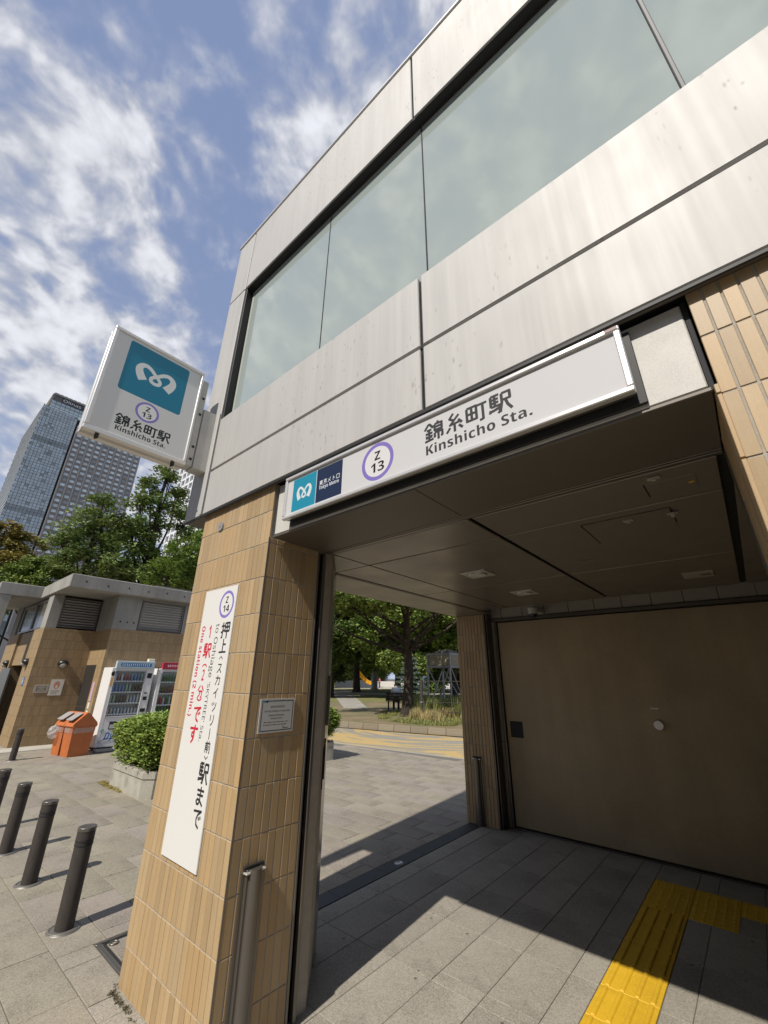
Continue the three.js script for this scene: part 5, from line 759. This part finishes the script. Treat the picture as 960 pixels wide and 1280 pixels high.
/* ------------------------------------------------------------ park beyond the road */
const curve = (f, a, b, n) => { const p = []; for (let i = 0; i <= n; i++) { const x = mix(a, b, i / n); p.push([x, f(x)]); } return p; };
{
  const ym = tex(1024, 1024, (u, v) => { const wv = fbm(u, v, 3, 3, 3), a = Math.hypot(u - 0.5 + 0.1 * (wv - 0.5), (v + 0.35) * 1.0); const arcs = vnoise(a * 34 + 3 * wv, u * 5 + v * 2), p = fbm(u, v, 7, 7, 5), w = sstep(0.44, 0.62, arcs * 0.62 + p * 0.42); const gr = vnoise(u * 300, v * 300, 300, 300); const k = 0.85 + 0.3 * gr; return [mix(0.42, 0.24, w) * k, mix(0.3, 0.225, w) * k, mix(0.125, 0.185, w) * k]; }, [6, 6]);
  const m = wpart0('road', sheet([...curve(roadNear, -40, 8, 12), ...curve(roadFar, -34, 8, 24).reverse()], -0.02), S({ map: ym, roughness: 0.85 })); m.userData.kind = 'structure';
  const k = thing('kerb', null, null, [0, 0, 0], null, 'structure'), step = 0.6, mats = [1, 0.9, 1.08].map((s) => S({ color: rgb(0.25 * s, 0.215 * s, 0.16 * s), map: concreteMap, roughness: 0.9 }));
  let i = 0; for (let x = -30; x < 2; x += step) { const a = [x + 0.004, 0.07, roadFar(x) - 0.13], b = [x + step - 0.004, 0.07, roadFar(x + step) - 0.13]; if (x > -13.6 && x < -6) part(k, 'kerb_stone', bar(a, b, 0.2, 0.24, 0.012), mats[i++ % 3]); }
  const far = []; for (let x = -30; x < 2; x += step) if (!(x > -13.6 && x < -6)) far.push(bar([x + 0.004, 0.07, roadFar(x) - 0.13], [x + step - 0.004, 0.07, roadFar(x + step) - 0.13], 0.2, 0.24, 0.012)); const f = part(k, 'far_kerb', merge(far), mats[0]); f.userData.kind = 'stuff';
  const back = (x) => roadFar(x) - 0.24;
  const soil = tex(512, 512, (u, v) => { const p = fbm(u, v, 6, 6, 5), c = vnoise(u * 240, v * 240, 240, 240), w = sstep(0.42, 0.6, p), k = 0.75 + 0.5 * c; return [mix(0.2, 0.14, w) * k, mix(0.145, 0.125, w) * k, mix(0.085, 0.06, w) * k]; }, [5, 5]);
  const lawn = tex(512, 512, (u, v) => { const p = fbm(u, v, 6, 6, 5), c = vnoise(u * 250, v * 250, 250, 250), k = 0.7 + 0.6 * c; const w = sstep(0.4, 0.62, p); return [mix(0.13, 0.19, w) * k, mix(0.15, 0.165, w) * k, mix(0.045, 0.06, w) * k]; }, [9, 9]);
  wpart0('park_ground', sheet([...curve(back, -34, 6, 20), [60, -30], [60, -160], [-200, -160], [-200, -30]], 0.165), S({ map: soil, roughness: 0.95 }));
  const L = new THREE.Vector3(-0.74, 0, -0.67).normalize(), Rr = new THREE.Vector3(-L.z, 0, L.x); // away from the entrance, and to the right of that
  const P = (d, s) => [L.x * d + Rr.x * s, L.z * d + Rr.z * s];
  wpart0('lawn', sheet([P(30, -14), P(30, 22), P(70, 60), P(70, -30)], 0.171), S({ map: lawn, roughness: 0.95 }));
  const pathM = S({ color: rgb(0.36, 0.34, 0.3), map: concreteMap, roughness: 0.9 });
  wpart0('park_path', sheet([[-16.6, -16.4], [-15.7, -17.25], [-43.4, -43.4], [-45.0, -41.6]], 0.179), pathM);
  wpart0('cross_path', sheet([P(43, -20), P(43, 40), P(48, 40), P(48, -20)], 0.183), pathM);
  wpart0('playground_ground', sheet([P(70, -40), P(70, 60), P(95, 60), P(95, -40)], 0.175), S({ color: rgb(0.42, 0.39, 0.33), roughness: 0.95 }));

  // the tree beside the tank
  tree({ name: 'park_tree', label: 'large park tree with a straight trunk seen through the entrance', at: [-11.55, 0.15, -15.1], h: 8.4, r0: 0.27, seed: 501, mat: GREEN.mid, per: 300, leaf: [9, 0.32, 0.17, 0.11], clear: 0.3, lean: [0.1, 0],
    lobes: [[-2.2, 4.9, 1.2, 1.2, 0.7], [-0.9, 5.1, 1.4, 1.3, 0.8], [1.6, 4.9, -1.1, 1.5, 0.9], [2.9, 4.9, -1.8, 1.6, 0.9], [-2.6, 5.8, 2.2, 1.6, 1.0], [-0.3, 6.2, 0.5, 1.7, 1.0], [1.6, 6.3, -0.3, 1.8, 1.1], [-1.8, 7.0, 0.4, 1.8, 1.1], [0.4, 7.8, 0.2, 1.8, 1.1], [3.4, 6.0, -0.6, 1.7, 1.0], [-3.4, 4.3, 2.9, 1.0, 0.6], [1.5, 4.7, 1.8, 1.2, 0.6], [0.1, 4.8, 2.4, 1.2, 0.6], [-1.4, 4.7, 2.8, 1.2, 0.6], [2.8, 4.7, 0.4, 1.1, 0.6]] });
  // trees beyond, each its own crown
  const bt = (at, h, r0, label, mat, seed, w, name = 'park_tree', per = 330, low = 0.3) => { const r = rng(seed), lobes = []; for (let i = 0; i < 17; i++) { const a = r() * 6.283, q = Math.sqrt(r()) * w, y = h * (low + (0.97 - low) * r()); const sh = 1 - 0.55 * Math.abs((y / h - 0.6)); lobes.push([Math.cos(a) * q * sh, y, Math.sin(a) * q * sh, w * (0.36 + 0.16 * r()), w * (0.24 + 0.1 * r())]); } return tree({ name, label, at, h, r0, seed, mat, per, leaf: [10, 0.5, 0.26, 0.16], lobes, scale: 1.15 }); };
  bt([-27.5, 0.15, -25.5], 11, 0.3, 'dark leafy park tree behind the bench, left of the straight trunk', GREEN.deep, 511, 4.2);
  bt([-32.5, 0.15, -27.5], 11.5, 0.34, 'park tree with sunlit leaves next to the metal gate', GREEN.mid, 512, 4.4);
  bt([-23.5, 0.15, -29.5], 11, 0.3, 'park tree directly behind the water tank', GREEN.mid, 513, 4.4, 'park_tree', 330, 0.26);
  bt([-20, 0.15, -33], 11, 0.3, 'park tree above the tank, beside the far pillar', GREEN.light, 514, 4.4, 'park_tree', 330, 0.24);
  bt([-36, 0.15, -37.5], 13, 0.45, 'dark tree with a thick trunk in front of the yellow slide', GREEN.deep, 515, 5.2, 'park_tree', 300, 0.22);
  bt([-42, 0.15, -36.5], 12, 0.3, 'slender dark tree left of the yellow climbing frame', GREEN.deep, 516, 4.6, 'park_tree', 300, 0.2);
  bt([-36, 0.15, -49], 14, 0.4, 'far park tree behind the lamp pole', GREEN.mid, 517, 6, 'park_tree', 300, 0.2);
  bt([-27, 0.15, -46], 13, 0.4, 'far park tree right of the lamp pole', GREEN.deep, 518, 6, 'park_tree', 300, 0.17);
  bt([-58, 0.15, -50], 15, 0.5, 'far tree closing the view at the left of the playground', GREEN.deep, 519, 8, 'park_tree', 320, 0.2);
  for (const [i, [d, s]] of [[104, -26], [106, -8], [102, 10], [106, 27], [104, 44]].entries()) bt([P(d, s)[0], 0.15, P(d, s)[1]], 19, 0.5, ['far left tree of the belt behind the playground', 'second tree from the left in the belt behind the playground', 'middle tree of the belt behind the playground', 'fourth tree of the belt behind the playground', 'far right tree of the belt behind the playground'][i], i % 2 ? GREEN.deep : GREEN.mid, 530 + i, 12, 'park_tree', 300, 0.06);
  // blue green conifer behind the post
  { const g = thing('conifer', 'small blue green conifer with layered branches behind the water tank', 'conifer', [-17.6, 0.16, -23.4]), r = rng(71), sp = [], wood = [limb([[0, 0, 0], [0, 1.5, 0.02], [0, 3.1, 0]], 0.07, 0.015, 6, 7)];
    for (let k = 0; k < 9; k++) { const y = 0.5 + k * 0.29, R = 1.25 * (1 - k / 10.5); for (let j = 0; j < 9; j++) { const a = j / 9 * 6.283 + k * 0.7 + r() * 0.3; wood.push(limb([[0, y + 0.05, 0], [Math.cos(a) * R * 0.55, y + 0.04, Math.sin(a) * R * 0.55], [Math.cos(a) * R, y - 0.14, Math.sin(a) * R]], 0.02, 0.006, 4, 4)); for (let i = 0; i < 16; i++) { const q = Math.sqrt(r()) * R; sp.push([Math.cos(a + (r() - 0.5) * 0.5) * q, y - 0.12 * (q / R) + (r() - 0.5) * 0.06, Math.sin(a + (r() - 0.5) * 0.5) * q, 0.7 + 0.5 * r()]); } } }
    part(g, 'trunk', merge(wood), M.bark); const c = scatter(g, 'crown', shared('needle', () => sprig(10, 0.14, 0.14, 0.025, 9, 0.3)), GREEN.conifer, sp, 72, 0.35); }
  // water tank on a steel frame
  { const g = thing('water_tank', 'weathered panelled water tank on grey steel legs behind tall grass', 'water tank', [-12, 0.16, -19]);
    const gs = S({ color: rgb(0.3, 0.31, 0.31), metalness: 0.4, roughness: 0.5 }), pan = S({ color: rgb(0.4, 0.36, 0.26), map: tex(256, 256, (u, v) => { const p = fbm(u, v, 12, 12, 4), s = sstep(0.66, 0.74, p); return [0.75 + 0.5 * s + 0.3 * (p - 0.5), 0.74 + 0.5 * s + 0.3 * (p - 0.5), 0.7 + 0.5 * s + 0.3 * (p - 0.5)]; }, [1.2, 1.2]), roughness: 0.8 });
    const x0 = -12.66, x1 = -11.35, z0 = -18.35, z1 = -19.75, y0 = 2.25, y1 = 2.78;
    const q = (x, y, z) => [x + 12, y - 0.16, z + 19];
    part(g, 'tank_panel', merge([bar(q(x0 + 0.06, (y0 + y1) / 2, z0), q(x1 - 0.06, (y0 + y1) / 2, z0), y1 - y0 - 0.02, 0.03)]), pan); part(g, 'tank_panel', merge([bar(q(x1, (y0 + y1) / 2, z0 - 0.06), q(x1, (y0 + y1) / 2, z1 + 0.06), 0.03, y1 - y0 - 0.02)]), pan);
    part(g, 'tank_body', merge([wb(x0 + 0.03, x1 - 0.03, y0, y1, z1, z0 - 0.03).translate(12, -0.16, 19)]), pan);
    const fr = []; for (const x of [x0, x1]) for (const z of [z0, z1]) { fr.push(bar(q(x, 0.1, z), q(x, y1 + 0.02, z), 0.08)); } for (const y of [y0 - 0.05, y1 + 0.01]) { fr.push(bar(q(x0 - 0.05, y, z0), q(x1 + 0.05, y, z0), 0.09, 0.07), bar(q(x0 - 0.05, y, z1), q(x1 + 0.05, y, z1), 0.09, 0.07), bar(q(x0, y, z0), q(x0, y, z1), 0.07, 0.09), bar(q(x1, y, z0), q(x1, y, z1), 0.07, 0.09)); }
    part(g, 'frame', merge(fr), gs);
    part(g, 'cross_brace', merge([bar(q(x0 + 0.05, y0 - 0.1, z0 + 0.02), q(x1 - 0.2, 0.2, z0 + 0.02), 0.055, 0.03), bar(q(x1 - 0.05, y0 - 0.1, z0 - 0.02), q(x0 + 0.4, 0.2, z0 - 0.02), 0.055, 0.03), bar(q(x1, y0 - 0.1, z0 - 0.1), q(x1, 0.2, z1), 0.03, 0.055), bar(q(x0, y0 - 0.1, z1), q(x0, 0.2, z0), 0.03, 0.055), bar(q(x0, y0 - 0.1, z1), q(x1, 0.2, z1), 0.05, 0.03)]), gs);
    part(g, 'roof_hatch', merge([prism([[-0.45, -0.5], [0.45, -0.5], [0.45, 0.4], [-0.45, 0.4]].map(([x, z]) => [x, z]), y1 - 0.14, y1 + 0.02), prism([[-0.28, -0.32], [0.28, -0.32], [0.28, 0.22], [-0.28, 0.22]], y1 + 0.02, y1 + 0.09)]), S({ color: rgb(0.14, 0.14, 0.12), roughness: 0.8 }));
    part(g, 'vent_pipe', rod(q(x1 - 0.15, y1, z1 + 0.2), q(x1 - 0.15, y1 + 0.5, z1 + 0.2), 0.03), gs); part(g, 'down_pipe', merge([rod(q(x1 + 0.25, 0.1, z1 + 0.3), q(x1 + 0.25, y0, z1 + 0.3), 0.06), rod(q(x1 + 0.5, 0.1, z1 + 0.1), q(x1 + 0.5, y0 + 0.2, z1 + 0.1), 0.045)]), gs); }
  // fence of posts and rails before the tank
  { const g = thing('park_fence', 'dark post and thin rail fence along the tall grass', 'fence', [-10.2, 0.16, -14.3]), dk = S({ color: rgb(0.05, 0.04, 0.035), roughness: 0.8 });
    part(g, 'post', merge([cyl(0.055, 0.055, 1.42, 12)]), dk); part(g, 'post', merge([cyl(0.055, 0.055, 1.42, 12, [3.2, 0, -1.2])]), dk); part(g, 'rail', rod([0, 1.38, 0], [3.2, 1.38, -1.2], 0.012), dk); part(g, 'rail', rod([0, 0.62, 0], [3.2, 0.62, -1.2], 0.012), dk); part(g, 'rail', rod([0, 0.3, 0], [3.2, 0.3, -1.2], 0.012), dk);
    part(g, 'clamp', cbox(0.1, 0.05, 0.1, 0.01).translate(0, 0.62, 0.0), M.alu); }
  // grasses
  const blade = (n, h, spread, seed) => { const r = rng(seed), t = []; for (let i = 0; i < n; i++) { const x = (r() - 0.5) * spread, z = (r() - 0.5) * spread, a = r() * 6.283, l = h * (0.5 + 0.7 * r()), w = 0.012, bx = Math.cos(a), bz = Math.sin(a), k = (r() - 0.3) * 0.5 * l; const A = [x - bz * w, 0, z + bx * w], B = [x + bz * w, 0, z - bx * w], Cc = [x + bx * k * 0.4 - bz * w * 0.8, l * 0.6, z + bz * k * 0.4 + bx * w * 0.8], Dd = [x + bx * k * 0.4 + bz * w * 0.8, l * 0.6, z + bz * k * 0.4 - bx * w * 0.8], E = [x + bx * k, l, z + bz * k]; t.push(...A, ...B, ...Dd, ...A, ...Dd, ...Cc, ...Cc, ...Dd, ...E); } return fromTris(t); };
  const grass = (name, label, mat, n, area, h, seed) => { const g = thing(name, label, 'grass', [area[0], 0.165, area[1]], null, 'stuff'), r = rng(seed), sp = []; while (sp.length < n) { const x = (r() - 0.5) * area[2], z = (r() - 0.5) * area[3]; if (area[1] + z > back(area[0] + x) - 0.15) continue; if ((area[0] + x) / (area[1] + z) > (h < 0.1 ? 0.86 : 0.745)) continue; if (fbm(x * 0.2 + 3, z * 0.2 + 3, 8, 8, 3) < 0.42 + 0.14 * r()) continue; sp.push([x, 0, z, 0.6 + 0.7 * r()]); } scatter(g, 'blade', shared('bl' + h, () => blade(14, h, 0.28, seed)), mat, sp, seed, 0.5); };
  grass('tall_grass', 'tall green and straw grass around the legs of the water tank', leafMat(0.23, 0.25, 0.08, 0.35), 2300, [-9.6, -16.6, 6.4, 3.4], 0.62, 601);
  grass('dry_grass', 'dry straw coloured grass along the kerb before the tank', leafMat(0.42, 0.35, 0.16, 0.3), 800, [-8.4, -14.5, 5.2, 2.2], 0.36, 602);
  grass('short_grass', 'short patchy grass at the foot of the straight park tree', leafMat(0.24, 0.25, 0.08, 0.3), 2600, [-11, -14.6, 5.5, 3.6], 0.07, 603);
  // bench with a seated person, seen from behind
  const away = Math.atan2(-L.x, -L.z);
  { const g = thing('park_bench', 'dark wooden park bench with its back to the entrance', 'bench', [-13.85, 0.16, -17.6]), wd = S({ color: rgb(0.06, 0.035, 0.022), roughness: 0.7 }); g.rotation.y = 0.72;
    for (let k = 0; k < 3; k++) part(g, 'backrest_slat', cbox(1.5, 0.1, 0.03, 0.006).translate(0, 0.52 + k * 0.13, 0.26 + 0.02 * k), wd); for (let k = 0; k < 4; k++) part(g, 'seat_slat', cbox(1.5, 0.03, 0.09, 0.006).translate(0, 0.43, 0.18 - k * 0.105), wd);
    for (const x of [-0.6, 0.6]) { part(g, 'leg', merge([bar([x, 0, 0.26], [x, 0.85, 0.31], 0.06), bar([x, 0, -0.18], [x, 0.43, -0.16], 0.06), bar([x, 0.4, -0.18], [x, 0.4, 0.26], 0.05)]), M.black); } }
  const person = (label, pos, ry, J, cloth, hairCol) => { // J: named joints [x, y, z, r]
    const g = thing('person', label, 'person', pos); g.rotation.y = ry;
    const bones = J.bones, pts = Object.values(J.j); let lo = [1e9, 1e9, 1e9], hi = [-1e9, -1e9, -1e9]; for (const p of pts) for (let k = 0; k < 3; k++) { lo[k] = Math.min(lo[k], p[k] - p[3] - 0.06); hi[k] = Math.max(hi[k], p[k] + p[3] + 0.06); }
    const c = [0, 1, 2].map((k) => (lo[k] + hi[k]) / 2), half = Math.max(...[0, 1, 2].map((k) => hi[k] - lo[k])) / 2, N = 84, mc = new MarchingCubes(N, new THREE.MeshBasicMaterial(), false, false, 90000); mc.isolation = 0;
    for (let k = 0; k < N; k++) for (let j = 0; j < N; j++) for (let i = 0; i < N; i++) {
      const p = [c[0] + (i / N * 2 - 1) * half, c[1] + (j / N * 2 - 1) * half, c[2] + (k / N * 2 - 1) * half]; let s = 0;
      for (const [a, b] of bones) { const A = J.j[a], B = J.j[b], ab = [B[0] - A[0], B[1] - A[1], B[2] - A[2]], ap = [p[0] - A[0], p[1] - A[1], p[2] - A[2]], t = clamp((ab[0] * ap[0] + ab[1] * ap[1] + ab[2] * ap[2]) / (ab[0] ** 2 + ab[1] ** 2 + ab[2] ** 2 + 1e-9)); const d = Math.hypot(ap[0] - ab[0] * t, ap[1] - ab[1] * t, ap[2] - ab[2] * t) - mix(A[3], B[3], t); s += Math.exp(-d * 55); }
      mc.field[k * N * N + j * N + i] = Math.log(s + 1e-30) / 55;
    }
    mc.update(); const n = mc.count, geo = new THREE.BufferGeometry(), P3 = mc.positionArray.slice(0, n * 3), col = new Float32Array(n * 3);
    for (let i = 0; i < n; i++) { for (let k = 0; k < 3; k++) P3[3 * i + k] = P3[3 * i + k] * half + c[k]; const q = cloth(P3[3 * i], P3[3 * i + 1], P3[3 * i + 2]); col.set(q, 3 * i); }
    geo.setAttribute('position', new THREE.BufferAttribute(P3, 3)); geo.setAttribute('normal', new THREE.BufferAttribute(mc.normalArray.slice(0, n * 3), 3)); geo.setAttribute('color', new THREE.BufferAttribute(col, 3));
    part(g, 'body', geo, S({ vertexColors: true, roughness: 0.8 }));
    const h = J.j.head; part(g, 'hair', clean(new THREE.SphereGeometry(h[3] * 1.13, 16, 10, 0, 6.2832, 0, 1.75)).rotateX(-0.5).translate(h[0], h[1] + 0.012, h[2] + 0.012), S({ color: rgb(...hairCol), roughness: 0.8 }));
  };
  const bones = [['hip', 'chest'], ['chest', 'neck'], ['neck', 'head'], ['chest', 'sl'], ['sl', 'el'], ['el', 'hl'], ['chest', 'sr'], ['sr', 'er'], ['er', 'hr'], ['hip', 'kl'], ['kl', 'al'], ['al', 'fl'], ['hip', 'kr'], ['kr', 'ar'], ['ar', 'fr']];
  const sit = { bones, j: { hip: [0, 0.53, 0.06, 0.14], chest: [0, 0.88, 0.03, 0.15], neck: [0, 1.04, -0.09, 0.055], head: [0, 1.14, -0.2, 0.1], sl: [-0.18, 0.97, 0.0, 0.07], el: [-0.24, 0.74, 0.0, 0.05], hl: [-0.14, 0.62, -0.22, 0.04], sr: [0.18, 0.97, 0.0, 0.07], er: [0.24, 0.74, 0, 0.05], hr: [0.14, 0.62, -0.22, 0.04], kl: [-0.12, 0.5, -0.36, 0.07], al: [-0.12, 0.1, -0.34, 0.05], fl: [-0.12, 0.05, -0.5, 0.04], kr: [0.12, 0.5, -0.36, 0.07], ar: [0.12, 0.1, -0.34, 0.05], fr: [0.12, 0.05, -0.5, 0.04] } };
  const stand = { bones, j: { hip: [0, 0.92, 0, 0.13], chest: [0, 1.28, 0, 0.14], neck: [0, 1.46, 0, 0.055], head: [0, 1.6, -0.01, 0.1], sl: [-0.18, 1.38, 0, 0.065], el: [-0.25, 1.1, 0.02, 0.048], hl: [-0.22, 0.86, -0.08, 0.038], sr: [0.18, 1.38, 0, 0.065], er: [0.25, 1.1, 0.02, 0.048], hr: [0.22, 0.86, -0.08, 0.038], kl: [-0.1, 0.5, -0.04, 0.07], al: [-0.1, 0.1, 0.03, 0.045], fl: [-0.1, 0.05, -0.1, 0.04], kr: [0.1, 0.5, 0.02, 0.07], ar: [0.12, 0.1, 0.08, 0.045], fr: [0.12, 0.05, -0.05, 0.04] } };
  const dress = (shirt, pants, skin, waist, knee) => (x, y, z) => y > knee.neck ? skin : y < 0.1 ? [0.03, 0.03, 0.03] : (y < waist || (knee.z && z < -0.14 && y < 0.6)) ? pants : (Math.abs(x) > 0.17 && y < knee.arm) ? skin : shirt;
  person('person in a pale shirt seated on the dark park bench', [-14.0, 0.16, -17.465], 0.72, sit, dress([0.6, 0.62, 0.68], [0.05, 0.05, 0.07], [0.42, 0.26, 0.18], 0.62, { neck: 1.1, arm: 0.72, z: true }), [0.015, 0.012, 0.01]);
  person('person in a white shirt standing far off beyond the park path', [P(66, -3.4)[0], 0.16, P(66, -3.4)[1]], away, stand, dress([0.66, 0.66, 0.66], [0.04, 0.045, 0.06], [0.42, 0.26, 0.18], 0.95, { neck: 1.47, arm: 1.1 }), [0.02, 0.015, 0.012]);
  person('person in a reddish shirt near the far white playground wall', [P(78, 9.5)[0], 0.16, P(78, 9.5)[1]], away + 2, stand, dress([0.5, 0.12, 0.14], [0.05, 0.05, 0.07], [0.42, 0.26, 0.18], 0.95, { neck: 1.47, arm: 1.1 }), [0.02, 0.015, 0.012]);
  // playground
  { const p = P(74, 3.2), g = thing('playground_slide', 'orange yellow climbing frame and slide in the far playground', 'playground slide', [p[0], 0.17, p[1]]); g.rotation.y = away; g.scale.setScalar(1.35); const ye = S({ color: rgb(0.72, 0.33, 0.015), roughness: 0.5 });
    part(g, 'tower_post', merge([[-2.6, 0], [-1.4, 0], [-2.6, -1.2], [-1.4, -1.2]].map(([x, z]) => cyl(0.07, 0.07, 3.2, 10, [x, 0, z]))), S({ color: rgb(0.35, 0.36, 0.36), roughness: 0.5 })); part(g, 'tower_roof', merge([clean(new THREE.CylinderGeometry(1.1, 1.1, 1.7, 20, 1, false, 0, Math.PI)).rotateX(Math.PI / 2).rotateZ(0).translate(-2, 2.5, -0.6)]), ye);
    part(g, 'deck', cbox(1.3, 0.1, 1.3, 0.02).translate(-2, 1.4, -0.6), ye);
    const s = new THREE.Shape(); s.moveTo(0, 2.0); s.bezierCurveTo(0.6, 1.9, 1.0, 0.6, 2.4, 0.35); s.lineTo(2.4, 0.75); s.bezierCurveTo(1.3, 1.0, 1.0, 2.4, 0, 2.5); s.closePath(); part(g, 'slide', clean(new THREE.ExtrudeGeometry(s, { depth: 0.6, bevelEnabled: false })).translate(0.9, 0, -0.3), ye);
    part(g, 'slide_post', merge([cyl(0.06, 0.06, 4.0, 10, [1.0, 0, 0]), cyl(0.06, 0.06, 3.2, 10, [1.7, 0, -0.5])]), S({ color: rgb(0.3, 0.2, 0.08), roughness: 0.5 })); part(g, 'pink_roof', clean(new THREE.ConeGeometry(1.1, 0.7, 16)).translate(1.4, 4.1, -0.2), S({ color: rgb(0.6, 0.3, 0.36), roughness: 0.5 })); }
  { const p = P(60, 6.6), g = thing('lamp_pole', 'thick pale grey pole standing in the far playground', 'pole', [p[0], 0.17, p[1]]); part(g, 'shaft', merge([cyl(0.42, 0.4, 6.5, 16)]), S({ color: rgb(0.36, 0.36, 0.34), roughness: 0.6 })); part(g, 'foot', cyl(0.6, 0.55, 0.25, 16), M.concrete); }
  { const p = P(62, -1.6), g = thing('lamp_pole', 'slim grey pole beside the far standing person', 'pole', [p[0], 0.17, p[1]]); part(g, 'shaft', cyl(0.16, 0.14, 4, 12), S({ color: rgb(0.36, 0.36, 0.34), roughness: 0.6 })); part(g, 'foot', cyl(0.3, 0.28, 0.2, 12), M.concrete); }
  { const g = thing('playground_wall', 'long low white wall around the far playground', 'low wall', [P(84, 8)[0], 0.17, P(84, 8)[1]]), wm = S({ color: rgb(0.6, 0.58, 0.53), roughness: 0.8 }); g.rotation.y = Math.atan2(-Rr.z, Rr.x); for (let i = 0; i < 12; i++) { part(g, 'wall_block', cbox(3.7, 1.0 + 0.15 * (i % 3), 0.4, 0.05).translate(-20 + i * 3.9, 0.5, 0), wm); } }
  { const p = P(70, 17), g = thing('play_dome', 'white rounded dome of the far playground, right of the lamp pole', 'dome', [p[0], 0.17, p[1]]); part(g, 'shell', clean(new THREE.SphereGeometry(2.2, 24, 12, 0, 6.2832, 0, 1.57)).scale(1, 1.1, 1), S({ color: rgb(0.62, 0.66, 0.68), roughness: 0.5 })); part(g, 'opening', clean(new THREE.SphereGeometry(0.8, 16, 8)).translate(0.9, 0.7, 1.6), M.black); }
}
{ // block across the street, behind the camera: it keeps the low sky out of the entrance
  const g = thing('opposite_building', 'grey brick block across the street from the entrance', 'building', [0, 0, 22]);
  part(g, 'wall', wb(-34, 34, 0, 11.5, -6, 6, 0.02), S({ color: rgb(0.3, 0.265, 0.21), roughness: 0.9 }));
  for (let k = 0; k < 3; k++) for (let i = 0; i < 11; i++) part(g, 'window', shared('oppwin', () => cbox(2.6, 1.7, 0.1, 0.02)), M.glassDark, [-30 + i * 6, 2.2 + k * 3.6, -6.02]);
  part(g, 'parapet', wb(-34.2, 34.2, 11.5, 11.9, -6.2, 6.2, 0.03), M.concrete);
}
scene.traverse((o) => { if (o.isMesh) { o.castShadow = true; o.receiveShadow = true; } });
renderer.render(scene, camera);
